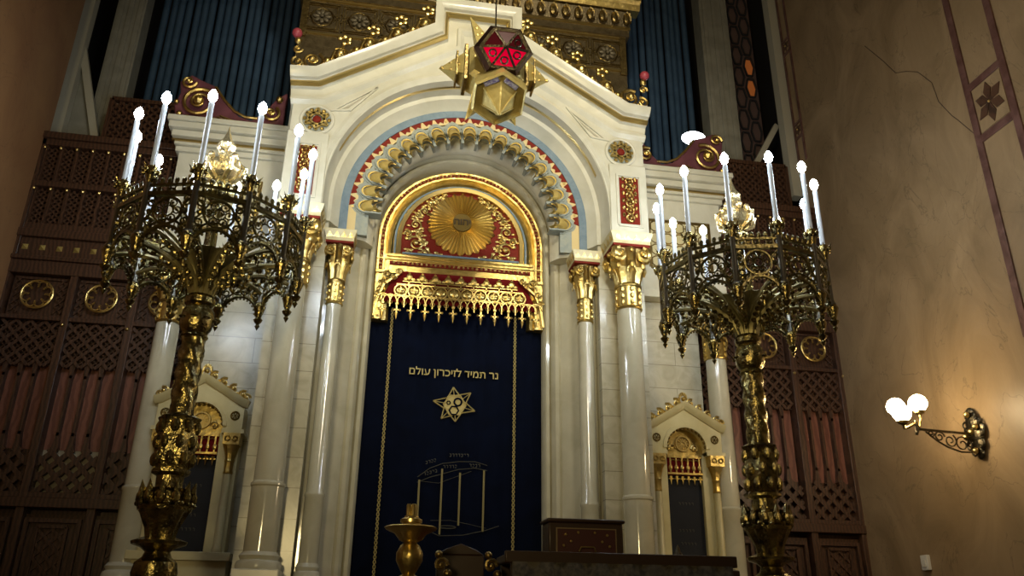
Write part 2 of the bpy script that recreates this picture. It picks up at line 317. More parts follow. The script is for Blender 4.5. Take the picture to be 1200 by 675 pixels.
# ================================================================ carved wooden screens
def lattice(b, x0, x1, z0, z1, y, step, w, d=.03):
    # diagonal bars clipped to the rectangle
    for sgn in (1, -1):
        c0 = -((z1-z0)+(x1-x0)); k = c0
        while k < (z1-z0)+(x1-x0):
            pts = []
            for t in (x0, x1):
                z = z0+k+(t-x0) if sgn > 0 else z0+k+(x1-t)
                if z0-1e-6 <= z <= z1+1e-6: pts.append((t, z))
            for z in (z0, z1):
                t = x0+(z-z0-k) if sgn > 0 else x1-(z-z0-k)
                if x0-1e-6 <= t <= x1+1e-6: pts.append((t, z))
            if len(pts) >= 2:
                p = min(pts); q = max(pts)
                if q[0]-p[0] > .02: b.bar((p[0], y+(.008 if sgn > 0 else 0), p[1]), (q[0], y+(.008 if sgn > 0 else 0), q[1]), w, d)
            k += step
def screen(side):
    s = 1 if side == 'right' else -1
    root = thing('carved_wooden_screen', (s*5.75, 1.2, FLOOR), 'tall dark carved wood screen with lattices filling the wall %s of the ark' % side, 'screen')
    Z = -FLOOR
    x0, x1 = -1.5, 1.43
    if s > 0: x0, x1 = -1.5, 1.43
    fr = MB(); top = 9.3
    fr.box(x0, x1, .25, .32, 0, top+Z)                      # solid back
    for x in (-1.5, -.47, .5, 1.43): fr.box(x-.06, x+.06, -.04, .26, 0, 7.0+Z)
    for x in (-1.46, 1.40): fr.box(x-.05, x+.05, -.06, .26, 7.0+Z, top+Z)
    for z0, z1, y in ((3.08, 3.22, -.07), (3.22, 3.30, -.03), (5.95, 6.02, -.03), (6.72, 6.95, -.055), (7.36, 7.50, -.09), (7.50, 7.62, -.05), (8.30, 8.40, -.065), (9.10, 9.22, -.06), (9.22, 9.34, -.11), (6.95, 7.02, -.10)): fr.box(x0-.02, x1+.02, y, .26, z0+Z, z1+Z)
    fr.box(x0, x1, -.02, .26, 7.02+Z, 7.36+Z)
    fr.build('frame', WOOD, root, bevel=.008)
    for p in range(3):
        cx = -.98+p*.97+(.0); w = .43
        # lower carved door panel
        m = MB(); m.box(cx-w, cx+w, .10, .25, .02, 3.0+Z)
        for a, b_ in ((cx-w+.04, cx-w+.10), (cx+w-.10, cx+w-.04)): m.box(a, b_, .03, .10, .1, 3.0+Z-.06)
        m.box(cx-w+.1, cx+w-.1, .03, .10, 3.0+Z-.12, 3.0+Z-.06)
        lattice(m, cx-.2, cx+.2, 2.1+Z, 2.8+Z, .08, .2, .045)
        for dx in (-.2, .2): m.box(cx+dx-.02, cx+dx+.02, .04, .10, .15, 2.82+Z)
        m.box(cx-.2, cx+.2, .04, .10, 2.8+Z, 2.85+Z)
        m.arch([(.13, .04), (.17, .04), (.17, .1), (.13, .1)], 1.85+Z, .2, 12, cx)
        m.build('lower_panel', WOOD, root)
        # glimmering lattice light
        g = MB().box(cx-w, cx+w, .17, .19, 3.3+Z, 3.95+Z).build('lattice_backing', GLIM if p == (1 if s < 0 else 0) else WOOD, root)
        m = MB(); lattice(m, cx-w, cx+w, 3.3+Z, 3.95+Z, .08, .24, .075, .06); m.build('small_lattice', WOOD, root)
        # reddish boards with muntins
        MB().box(cx-w, cx+w, .16, .20, 3.95+Z, 5.3+Z).build('red_board', REDW, root)
        m = MB()
        for k in range(4):
            x = cx-w+(k+.5)*2*w/4+(-.0)
            if k < 3:
                x = cx-w+(k+1)*2*w/4; m.box(x-.02, x+.02, .06, .16, 4.15+Z, 5.1+Z); m.prism([(x-.05, 3.95+Z), (x+.05, 3.95+Z), (x+.02, 4.2+Z), (x-.02, 4.2+Z)], .06, .16)
                m.prism([(x-.05, 5.3+Z), (x+.05, 5.3+Z), (x+.02, 5.05+Z), (x-.02, 5.05+Z)], .06, .16)
        m.build('muntin', WOOD, root)
        # interlaced lattice with flowers
        m = MB(); m.box(cx-w, cx+w, .14, .2, 5.3+Z, 5.95+Z); lattice(m, cx-w, cx+w, 5.22+Z, 5.95+Z, .06, .21, .05, .07)
        lattice(m, cx-w, cx+w, 5.22+Z, 5.95+Z, .09, .105, .016, .05); m.build('interlaced_lattice', WOOD, root)
        # rosette panel
        m = MB(); m.box(cx-w, cx+w, .10, .2, 6.02+Z, 6.72+Z); m.box(cx-w+.05, cx+w-.05, .06, .10, 6.66+Z, 6.70+Z)
        lattice(m, cx-w+.04, cx-.27, 6.08+Z, 6.66+Z, .07, .12, .02); lattice(m, cx+.27, cx+w-.04, 6.08+Z, 6.66+Z, .07, .12, .02); m.build('rosette_panel', WOOD, root)
        m = MB(); m.ring((cx, .0, 6.39+Z), .235, .018, 32, 6)
        for k in range(8):
            a = k*pi/4+pi/8; c0 = (cx+.155*cos(a), 6.39+Z+.155*sin(a)); P = []
            for q in range(9):
                b_ = a-1.9+3.8*q/8; P.append((c0[0]+.068*cos(b_), .0, c0[1]+.068*sin(b_)))
            m.tube(P, .015, 5); m.ball((cx+.128*cos(a+pi/8), 0, 6.39+Z+.128*sin(a+pi/8)), .02, n=6, m=4)
        m.build('gilt_rosette', GOLD, root); MB().ball((cx+.5, -.05, 5.88+Z), .03).build('gilt_boss', GOLDS, root)
    # studded band
    for k in range(11):
        x = -1.33+k*.262; MB().cone((x, -.02, 7.19+Z), (x, -.10, 7.19+Z), .065, 4, pi/4).build('gilt_stud', PGOLD, root)
    # two rows of gallery grilles
    for row, (z0, z1) in enumerate(((7.62, 8.30), (8.40, 9.10))):
        for k in range(11):
            xa = -1.41+k*.256; m = MB(); m.box(xa-.025, xa+.025, -.03, .1, z0+Z, z1+Z); lattice(m, xa+.02, xa+.236, z0+Z, z1+Z, .06, .1, .03, .05); m.build('grille_bay', WOOD, root)
            MB().ball((xa, -.06, (z1-.05)+Z), .032, n=8, m=5).build('gilt_boss', GOLDS, root)
    return root
screen('left'); screen('right')
def loft_grille(x0, x1, z0, z1, y, side):
    b = MB(); lattice(b, x0, x1, z0, z1, y, .15, .045, .05)
    for x in (x0, x1): b.box(x-.04, x+.04, y-.05, y+.05, z0, z1+.04)
    b.box(x0, x1, y-.05, y+.05, z1, z1+.08); b.box(x0, x1, y-.05, y+.05, z0-.06, z0); b.box(x0, x1, y+.1, y+.14, z0, z1)
    for x in (x0+.3, x1-.3): b.box(x-.03, x+.03, y-.02, y+.1, FLOOR, z0)
    tag(b.build('loft_lattice', WOOD), 'fine diagonal lattice panel rising above the carved screen on the %s' % side, 'lattice panel')
loft_grille(-6.5, -5.25, 9.45, 10.5, 1.75, 'left'); loft_grille(5.25, 6.95, 9.45, 10.6, 1.75, 'right')

# ================================================================ THE ARK
ark = thing('torah_ark', (0, 0, FLOOR), 'monumental white marble and gold ark front with arched niche and stepped pediment', 'ark')
def A(b, name, m, par=None, **k):
    if par is None:                       # world coords -> local of the ark root
        b.v = [(x, y, z-FLOOR) for x, y, z in b.v]; return b.build(name, m, ark, **k)
    b.v = [(x, y, z-FLOOR) for x, y, z in b.v]; return b.build(name, m, par, **k)

PED = [(3.0, 9.62), (2.55, 9.66), (.55, 10.92), (.55, 11.40), (-.55, 11.40), (-.55, 10.92), (-2.55, 9.66), (-3.0, 9.62)]   # middle line of the cornice
# spandrel wall in front: radial strips between the arch hole and the outline
def radial_wall(R, zc, outline, y0, y1, zb, n=64):
    b = MB(); inner = []; outer = []
    def hit(a):
        d = Vector((cos(a), sin(a))); best = None
        for i in range(len(outline)):
            p = Vector(outline[i]); q = Vector(outline[(i+1) % len(outline)]); e = q-p; w = p-Vector((0, zc)); den = d.x*e.y-d.y*e.x
            if abs(den) < 1e-9: continue
            t = (w.x*e.y-w.y*e.x)/den; u = (w.x*d.y-w.y*d.x)/den
            if t > 0 and -1e-6 <= u <= 1+1e-6 and (best is None or t > best): best = t
        return (d.x*best, zc+d.y*best)
    angs = sorted(set([pi*i/n for i in range(n+1)]+[math.atan2(z-zc, x) for x, z in outline if z > zc]))
    for a in angs: inner.append((R*cos(a), zc+R*sin(a))); outer.append(hit(a))
    inner = [(R, zb)]+inner+[(-R, zb)]; outer = [(outline[0][0], zb)]+outer+[(-outline[0][0], zb)]
    m = len(inner)
    vs = [(x, y0, z) for x, z in inner]+[(x, y0, z) for x, z in outer]+[(x, y1, z) for x, z in inner]+[(x, y1, z) for x, z in outer]; fs = []
    for i in range(m-1):
        fs += [(i, i+1, m+i+1, m+i), (2*m+i, 3*m+i, 3*m+i+1, 2*m+i+1), (i, 2*m+i, 2*m+i+1, i+1), (m+i, m+i+1, 3*m+i+1, 3*m+i)]
    fs += [(0, m, 3*m, 2*m), (m-1, 2*m-1+0, 4*m-1, 3*m-1)]
    b._a(vs, fs); return b
out = [(2.93, 7.8), (2.93, 9.45), (2.5, 9.5), (.5, 10.78), (.5, 11.3), (-.5, 11.3), (-.5, 10.78), (-2.5, 9.5), (-2.93, 9.45), (-2.93, 7.8)]
A(radial_wall(2.30, 7.88, out, -.60, .0, 7.44), 'spandrel_wall', IVORY)
# second, recessed order and reveal, painted zone backing
A(MB().arch([(2.06, -.02), (2.12, -.10), (2.18, -.22), (2.24, -.25), (2.27, -.38), (2.30, -.58), (2.38, -.64), (2.44, -.62), (2.44, .1), (2.06, .1)], 7.85, 7.44, 56), 'arch_moulding', IVORY)
A(MB().arch([(2.262, -.42), (2.282, -.45), (2.29, -.40), (2.27, -.38)], 7.85, None, 40, a0=.35, a1=pi-.35), 'gilt_line', GOLDS)
A(MB().arch([(1.93, -.03), (2.06, -.03), (2.06, .12), (1.93, .12)], 7.85, 7.35, 48), 'blue_band', BLUE)
rb = A(MB().arch([(1.80, -.01), (1.93, -.01), (1.93, .12), (1.80, .12)], 7.85, 7.35, 48), 'cream_band', CRMP)
tr = MB(); dt = MB()
for k in range(28):
    a = pi*(k+.5)/28; c0 = Vector((1.925*cos(a), 1.925*sin(a)+7.85)); t = Vector((-sin(a), cos(a))); n_ = Vector((cos(a), sin(a)))
    p = [c0-t*.092, c0+t*.092, c0+t*.05-n_*.095, c0+t*.0-n_*.06, c0-t*.05-n_*.095]; tr.prism([(q.x, q.y) for q in p], -.018, .02)
    if k % 3 == 0: q = c0-n_*.06+t*.108; dt.disc((q.x, q.y), .02, -.03, .02, 8)
A(tr, 'red_triangles', RED, rb); A(dt, 'green_dots', GOLDS, rb)
A(MB().arch([(1.50, .30), (1.62, .12), (1.80, .04), (1.80, .4), (1.50, .4)], 7.80, 7.3, 48), 'painted_soffit', IVORY)
A(MB().arch([(1.60, -.0), (1.80, -.012), (1.80, .1), (1.60, .1)], 7.82, 7.35, 48), 'scallop_ground', GREYP)
NS = 19
for k in range(NS):
    a = -.06+(pi+.12)*(k+.5)/NS; R0 = 1.63; M = Matrix.Translation((R0*cos(a), .02, 7.82+R0*sin(a))) @ Matrix.Rotation(-(a-pi/2), 4, 'Y') @ Matrix.Diagonal((.95, 1, 1.38, 1))
    b = MB(); b.M = M
    for rr, y in ((.172, -.02), (.150, -.03), (.125, -.06)):
        b.tube([(rr*cos(t), y, rr*sin(t)+.0) for t in [pi*i/10 for i in range(11)]], .014, 5)
    for sx in (-1, 1): b.box(sx*.140-.012, sx*.140+.012, -.12, .1, -.17, .02)
    sc = A(b, 'arch_scallop', GREYP)
    g = MB(); g.M = M
    g.loft([[((.115-.012*j)*cos(t), -.02-.09*sin(j*.9)-.035*j, -.015-.05*j+(.10)*sin(t)*(1-.15*j)) for t in [pi*i/8 for i in range(9)]] for j in range(3)], closed=False)
    g.loft([[((.09)*cos(t), -.04-.04*j, -.14-.02*j+.08*sin(t)) for t in [pi*i/8 for i in range(9)]] for j in range(3)], closed=False)
    g.tube([(.116*cos(t), -.05, .0+.10*sin(t)) for t in [pi*i/8 for i in range(9)]], .014, 5); g.tube([(.10*cos(t), -.10, -.11+.08*sin(t)) for t in [pi*i/8 for i in range(9)]], .013, 5)
    A(g, 'gilt_shell', PGOLD, sc)
# jamb mouldings running round the niche
A(MB().arch([(1.43, .9), (1.43, .60), (1.47, .54), (1.52, .54), (1.55, .60), (1.565, .50), (1.60, .44), (1.65, .42), (1.69, .45), (1.71, .40), (1.80, .34), (1.86, .26), (1.88, .16), (1.92, .12), (2.2, .12), (2.2, .9)], 7.75, FLOOR, 48), 'niche_jamb', SHAFT)
# gold panel filling the head of the niche
gp = A(MB().arch([(1.16, .66), (1.20, .60), (1.26, .62), (1.28, .56), (1.41, .56), (1.43, .62), (1.43, .8), (1.16, .8)], 7.6, 6.15, 48), 'gilded_arch_frame', GOLD)
bd = MB()
for k in range(60):
    a = pi*(k+.5)/60; bd.ball((1.345*cos(a), .55, 7.6+1.345*sin(a)), .026, n=6, m=4)
for k in range(8):
    for sx in (-1, 1): bd.ball((sx*1.345, .55, 7.55-k*.07), .026, n=6, m=4)
for k in range(30): bd.ball((-1.13+k*.078, .545, 7.16), .024, n=6, m=4)
A(bd, 'bead_course', RELIEF, gp)
rl = MB(); rl.arch([(1.315, .556), (1.375, .556), (1.375, .6), (1.315, .6)], 7.6, 6.95, 48); rl.box(-1.2, 1.2, .556, .6, 7.13, 7.19); A(rl, 'red_inlay_line', RED, gp)
A(MB().arch([(1.02, .72), (1.03, .66), (1.09, .64), (1.16, .68), (1.16, .8), (1.02, .8)], 7.66, 7.34, 40), 'inner_gilt_band', GOLDS)
A(MB().arch([(1.115, .64), (1.15, .64), (1.15, .7), (1.115, .7)], 7.64, 7.34, 40), 'grey_blue_line', BLUE)
b = MB(); b.box(-1.41, 1.41, .58, .8, 6.98, 7.34); b.box(-1.42, 1.42, .53, .6, 6.96, 7.02); b.box(-1.25, 1.25, .55, .6, 7.28, 7.33); b.box(-1.42, 1.42, .55, .6, 7.22, 7.25)
A(b, 'gilded_lintel', GOLD, bevel=.006)
A(MB().box(-1.0, 1.0, .56, .60, 7.342, 7.375), 'lintel_blue_line', BLUE)
ty = MB(); ty.prism([(1.03*cos(pi*i/30), 7.66+1.03*sin(pi*i/30)) for i in range(31)]+[(-1.03, 7.34), (1.03, 7.34)], .74, .79)
ty = A(ty, 'red_tympanum', RED)
sw = MB()
for s in (-1, 1):
    for (cx, cz, R, a0, sg) in ((.78, 7.62, .15, .5, 1), (.80, 7.98, .11, -1.4, -1), (.62, 7.46, .09, 2, 1), (.66, 8.26, .08, -1.2, 1), (.46, 8.5, .06, 0, -1), (.90, 7.44, .07, 1, 1), (.92, 7.8, .07, 0, 1), (.72, 7.80, .07, 2, -1), (.58, 8.40, .06, 1, 1), (.78, 8.16, .06, 1, 1), (.40, 7.42, .06, 0, -1), (.66, 7.66, .05, 3, 1), (.34, 8.58, .05, 1, 1)):
        sw.spiral((s*cx, cz), R, 1.5, a0 if s > 0 else pi-a0, sg*s, .020, .72, 18)
        for q in range(5): aa = a0+q*1.25; sw.ball((s*(cx+R*1.15*cos(aa)), .72, cz+R*1.15*sin(aa)), .028, (1.4, .5, .8), n=6, m=4)
A(sw, 'gilt_scrollwork', GOLD, ty)
# sunburst
sb = MB(); NR = 96; vs = []; fs = []
for i in range(NR):
    a = 2*pi*i/NR; vs.append((.15*cos(a), .66+(.012 if i % 2 else -.012), 8.06+.15*sin(a)))
for i in range(NR):
    a = 2*pi*i/NR; R = .615 if i % 4 == 0 else (.55 if i % 4 == 2 else .585); vs.append((R*cos(a), .70+(.022 if i % 2 else -.022), 8.06+R*sin(a)))
for i in range(NR): j = (i+1) % NR; fs.append((i, j, NR+j, NR+i))
vs += [(x, .74, z) for x, y, z in vs[NR:]]
for i in range(NR): j = (i+1) % NR; fs.append((NR+i, NR+j, 2*NR+j, 2*NR+i))
sb._a(vs, fs); sb = A(sb, 'gilded_sunburst', GOLDS, ty, smooth=0)
cd = MB(); cd.disc((0, 8.06), .165, .62, .70, 32); A(cd, 'sunburst_disc', mat('matt_gold_disc', (.17, .11, .025), .7, spec=.2), sb)
text_mesh('divine_name', 'הוהי', .17, mat('umber_letters', (.05, .03, .01), .6), sb, (0, .606, 8.06-FLOOR), ext=.008, bold=.004)
# fretwork canopy fringe (lambrequin)
A(MB().prism([(-1.05, 7.0), (1.05, 7.0), (1.27, 6.55), (1.27, 6.45), (-1.27, 6.45), (-1.27, 6.55)], .52, .56), 'red_backing', REDV)
fr = MB()
for k in range(9):
    x = -.86+k*.215
    fr.ball((x, .44, 6.86), .058, (1, .5, 1.2), n=8, m=5); fr.ball((x, .44, 6.93), .026, n=6, m=4)
    for s in (-1, 1): fr.ball((x+s*.06, .44, 6.83), .036, (1.2, .5, .8), n=6, m=4)
    fr.bar((x, .45, 6.70), (x, .45, 6.85), .02, .02); fr.bar((x-.108, .45, 6.79), (x+.108, .45, 6.79), .016, .02)
for k in range(10):
    x = -.99+k*.22; fr.ring((x, .43, 6.62), .10, .017, 16, 5); fr.ball((x, .43, 6.62), .078, (1, .35, 1), n=10, m=5)
    fr.bar((x-.06, .39, 6.62), (x+.06, .39, 6.62), .012, .02); fr.bar((x, .39, 6.56), (x, .39, 6.68), .012, .02)
for k in range(12):
    x = -1.265+k*.23; z = 6.42
    fr.tube([(x+.11*cos(t), .42, z+.02+.10*sin(t)) for t in [pi*i/8 for i in range(9)]], .013, 5)
    fr.bar((x, .42, 6.20), (x, .42, 6.44), .026, .02); fr.cone((x, .42, 6.22), (x, .42, 6.10), .034, 6); fr.bar((x-.05, .42, 6.27), (x+.05, .42, 6.27), .022, .02)
    fr.ball((x-.05, .42, 6.27), .024, n=6, m=4); fr.ball((x+.05, .42, 6.27), .024, n=6, m=4); fr.ball((x, .41, 6.38), .034, (1, .5, 1), n=8, m=4)
    if k < 11:
        xm = x+.115; fr.tube([(xm+.11*cos(t), .425, z+.0+.12*sin(t)) for t in [pi*i/8 for i in range(9)]], .010, 5); fr.bar((xm, .42, 6.32), (xm, .42, 6.45), .018, .02); fr.ring((xm, .42, 6.40), .035, .009, 10, 4)
fr.bar((-1.30, .44, 6.52), (1.30, .44, 6.52), .022, .02); fr.bar((-1.06, .45, 6.735), (1.06, .45, 6.735), .022, .02)
A(fr, 'fretwork_fringe', GOLD)
for s in (-1, 1):
    br = MB()
    for cx, cz, R, sg in ((1.22, 6.90, .085, 1), (1.04, 6.95, .055, -1), (1.31, 6.72, .06, -1), (1.36, 6.55, .05, 1), (1.12, 6.86, .05, 1)): br.spiral((s*cx, cz), R, 1.4, 0, sg*s, .022, .44, 16)
    br.mould([(s*.98, 6.97), (s*1.14, 6.82), (s*1.26, 6.72), (s*1.36, 6.45), (s*1.40, 6.15)], [(-.016, .43), (.016, .43), (.016, .5), (-.016, .5)])
    A(br, 'corner_scroll', GOLD)
# piers
for s in (-1, 1):
    side = 'left' if s < 0 else 'right'
    b = MB(); b.box(min(s*2.2, s*2.97), max(s*2.2, s*2.97), -.18, 1.1, FLOOR, 7.44); A(b, 'pier', MBLK)
    b = MB()
    for x0, x1, y0 in ((1.98, 3.02, -.3), (2.2, 3.04, -.34)): b.box(min(s*x0, s*x1), max(s*x0, s*x1), y0, .2, FLOOR, 2.0)
    A(b, 'plinth', IVORY, bevel=.01)
    b = MB(); b.lathe([(.085, 1.2), (.085, 7.2)], 16, (s*2.27, .02, 0)); A(b, 'engaged_shaft', SHAFT)
    # block above the outer column with recessed gilt panel and roundel
    A(MB().box(min(s*2.31, s*2.95), max(s*2.31, s*2.95), -.64, -.58, 7.46, 8.78), 'panel_block', IVORY, bevel=.012)
    pan = A(MB().box(min(s*2.47, s*2.80), max(s*2.47, s*2.80), -.645, -.63, 7.66, 8.52), 'panel_ground', RED)
    b = MB()
    for zz in range(6):
        z = 7.76+zz*.135; b.ring((s*2.635, -.665, z), .062, .02, 14, 5); b.ball((s*2.635, -.67, z+.0), .03, n=6, m=4)
        for q in (-1, 1): b.ball((s*2.635+q*.105, -.66, z+.06), .035, (.8, .5, 1.3), n=6, m=4)
    A(b, 'gilt_relief', RELIEF, pan)
    b = MB(); xa, xb = min(s*2.44, s*2.83), max(s*2.44, s*2.83); b.mould([(xa, 7.63), (xb, 7.63), (xb, 8.56), (xa, 8.56), (xa, 7.63)], [(-.025, -.66), (.012, -.66), (.012, -.62), (-.025, -.62)]); A(b, 'panel_frame', IVORY)
    ro = A(MB().lathe([(.205, 0), (.205, .03), (.235, .055), (.27, .05), (.285, 0)], 36) if False else MB().ring((s*2.53, -.61, 9.03), .25, .03, 36, 8), 'roundel', IVORY)
    A(MB().disc((s*2.53, 9.03), .235, -.615, -.60), 'roundel_ground', GREYP, ro)
    b = MB()
    for r0 in (0, pi):
        P = [(s*2.53+.20*cos(r0+pi/2+k*2*pi/3), -.64, 9.03+.20*sin(r0+pi/2+k*2*pi/3)) for k in range(3)]
        for k in range(3): b.bar(P[k], P[(k+1) % 3], .035, .035)
    for k in range(6): a = k*pi/3; b.ball((s*2.53+.19*cos(a), -.63, 9.03+.19*sin(a)), .034, (1, .5, 1), n=6, m=4)
    A(b, 'gilt_hexagram', GOLD, ro); A(MB().ball((s*2.53, -.63, 9.03), .07, (1, .4, 1)), 'red_boss', RED, ro)
    # triangular sunk ornament of the spandrel
    T = [(2.02, 9.28), (2.28, 9.25), (1.62, 9.78)]; T = [(s*x, z) for x, z in T]
    if s < 0: T = T[::-1]
    b = MB(); b.mould(T+[T[0]], [(-.018, -.63), (.012, -.63), (.012, -.59), (-.018, -.59)]); A(b, 'triangle_moulding', IVORY)
    A(MB().prism([(s*2.18, 9.27), (s*2.06, 9.33), (s*1.70, 9.68)], -.612, -.6), 'triangle_field', COPE)
# side returns and upper body behind the pediment
ub = MB(); ub.prism([(2.93, 10.3), (2.93, 9.45), (2.5, 9.5), (.5, 10.78), (.5, 11.3), (-.5, 11.3), (-.5, 10.78), (-2.5, 9.5), (-2.93, 9.45), (-2.93, 10.3)][2:8]+[(-1.3, 10.25), (1.3, 10.25)], .0, .85); ub.box(-3.05, 3.05, .92, 1.3, 7.2, 10.4)
for s in (-1, 1): ub.box(min(s*2.45, s*3.05), max(s*2.45, s*3.05), 0, .92, 7.44, 10.35)
A(ub, 'upper_body', IVORY)
# raking cornice
prof = [(-.33, -.60), (-.33, -.70), (-.27, -.76), (-.22, -.76), (-.20, -.70), (-.06, -.72), (-.02, -.80), (.04, -.86), (.05, -.92), (.12, -.98), (.20, -1.0), (.20, -.3), (-.33, -.3)]
prof = [(-o, y+.1) for o, y in prof]; path = PED[::-1]; prof = [(-o, y) for o, y in prof]
A(MB().mould(path, prof), 'raking_cornice', IVORY)
A(MB().mould(path, [(-.045, -.70), (-.02, -.76), (.015, -.76), (.02, -.70), (.0, -.66), (-.03, -.66)]), 'gilt_cornice_line', GOLDS)
ap = MB(); ap.box(-.42, .42, -.50, -.2, 10.6, 11.15); A(ap, 'apex_panel', CREAM)
# set-back attic behind the pediment: coffered frieze, leaf course, crown cornice
def FA(b, name, m, par=None, **k):
    b.v = [(x*1.05, y+1.18, z+.85) for x, y, z in b.v]; return A(b, name, m, par, **k)
ROSM = mat('rosette_bronze', (.15, .125, .08), .55, .4)
en = MB(); en.box(-3.06, 3.06, -.38, 0, 10.5, 12.0); en.box(-3.06, 3.06, -.38, 0, 9.5, 10.5); en.box(-3.12, 3.12, -.46, 0, 11.82, 11.98); FA(en, 'frieze_block', COFF)
b = MB()
for z in (11.00, 11.80): b.box(-3.0, 3.0, -.42, -.37, z-.02, z+.02)
b.box(-3.14, 3.14, -.49, -.40, 11.98, 12.04)
FA(b, 'frieze_gilt_fillet', GOLDS)
fm = MB()
for s in (-1, 1): fm.box(min(s*2.93, s*3.05), max(s*2.93, s*3.05), -.43, -.36, 10.9, 11.85)
FA(fm, 'frieze_end_stile', IVORY if False else OLDG)
for k in range(-4, 5):
    cx = k*.67; z = 11.4
    if abs(k) < 1: continue
    b = MB(); b.ring((cx, -.39, z), .21, .016, 8, 4)
    for q in (.27, .315): b.mould([(cx-q, z-q), (cx+q, z-q), (cx+q, z+q), (cx-q, z+q), (cx-q, z-q)], [(0, -.41), (.016, -.41), (.016, -.37), (0, -.37)])
    for sx in (-1, 1): b.bar((cx+sx*.21, -.39, z-.08), (cx+sx*.335, -.39, z+.1), .014, .03); b.bar((cx+sx*.21, -.39, z+.08), (cx+sx*.335, -.39, z-.1), .014, .03)
    c = FA(b, 'coffer', OLDG)
    b = MB()
    for q in range(8): a = q*pi/4; b.M = Matrix.Translation((cx, -.41, z)) @ Matrix.Rotation(a, 4, 'Y'); b.ball((0, 0, .105), .062, (.62, .5, 1), n=8, m=5)
    b.M = None; b.ball((cx, -.43, z), .035); FA(b, 'rosette', ROSM, c)
# egg and leaf course and gilded crown cornice
b = MB(); n_ = 26
b.loft([[(x, y, z) for y, z in ((-.40, 12.04), (-.46, 12.06), (-.58, 12.34), (-.40, 12.38))] for x in (-3.14, 3.14)])
FA(b, 'leaf_course_bed', COFF)
b = MB()
for k in range(n_):
    x = -3.05+k*6.1/(n_-1); b.ball((x, -.55, 12.20), .070, (1, .7, 2.0), n=8, m=6); b.tube([(x+.10*cos(t), -.50-.08*abs(sin(t)), 12.2+.15*sin(t)) for t in [-pi/2+pi*i/6 for i in range(7)]], .02, 4)
FA(b, 'leaf_course', OLDG)
b = MB(); b.loft([[(x, y, z) for y, z in ((-.40, 12.37), (-.62, 12.37), (-.65, 12.41), (-.67, 12.48), (-.75, 12.52), (-.78, 12.64), (-.84, 12.70), (-.86, 12.8), (-.92, 12.86), (-.92, 13.3), (-.3, 13.3))] for x in (-3.3, 3.3)]); FA(b, 'crown_cornice', GOLD)
# gilded crest scrolls climbing the rake
for s in (-1, 1):
    d = Vector((2.0, -1.26)).normalized()
    for k in range(4):
        t = .35+k*.53; p = Vector((.62, 11.22))+d*t*1.0
        b = MB(); cx, cz = p.x, p.y
        b.spiral((s*cx, cz), .18, 1.4, 1 if s > 0 else pi-1, s, .036, -.74, 18); b.ball((s*cx, -.84, cz), .088)
        b.spiral((s*(cx-.22), cz+.12), .12, 1.3, 2 if s > 0 else pi-2, -s, .02, -.70, 14)
        b.tube([(s*(cx+.16), -.74, cz-.12), (s*(cx+.10), -.76, cz+.08), (s*(cx-.02), -.74, cz+.22), (s*(cx-.04), -.72, cz+.30)], [.028, .034, .028, .018], 6)
        for q in range(5): a = q*1.1+.4; b.ball((s*(cx-.04+.085*cos(a)), -.75, cz+.36+.07*sin(a)), .048, (1, .7, 1), n=8, m=5)
        b.ball((s*(cx+.20), -.80, cz-.14), .07); b.ball((s*(cx-.12), -.8, cz-.0), .05); b.ball((s*(cx+.12), -.75, cz-.2), .03)
        A(b, 'crest_scroll', GOLD)
    b = MB(); b.spiral((s*2.70, 10.05), .19, 1.6, 1, s, .034, -.74, 20); b.ball((s*2.70, -.80, 10.05), .07); b.spiral((s*2.93, 10.02), .11, 1.3, 2, -s, .026, -.72, 16); b.spiral((s*2.96, 10.28), .08, 1.2, 0, s, .024, -.72, 14)
    for q in range(6): b.ball((s*(2.45+.1*q), -.74, 9.92+.03*sin(q*2)), .04, n=8, m=5)
    b.ball((s*2.97, -.72, 10.45), .06, (1, .8, 1.1)); c = A(b, 'end_scroll', GOLD); A(MB().ball((s*3.0, -.72, 10.60), .085, n=12, m=8), 'red_bud', mat('rose_red_%s' % ('a' if s < 0 else 'b'), (.35, .05, .07), .4), c)
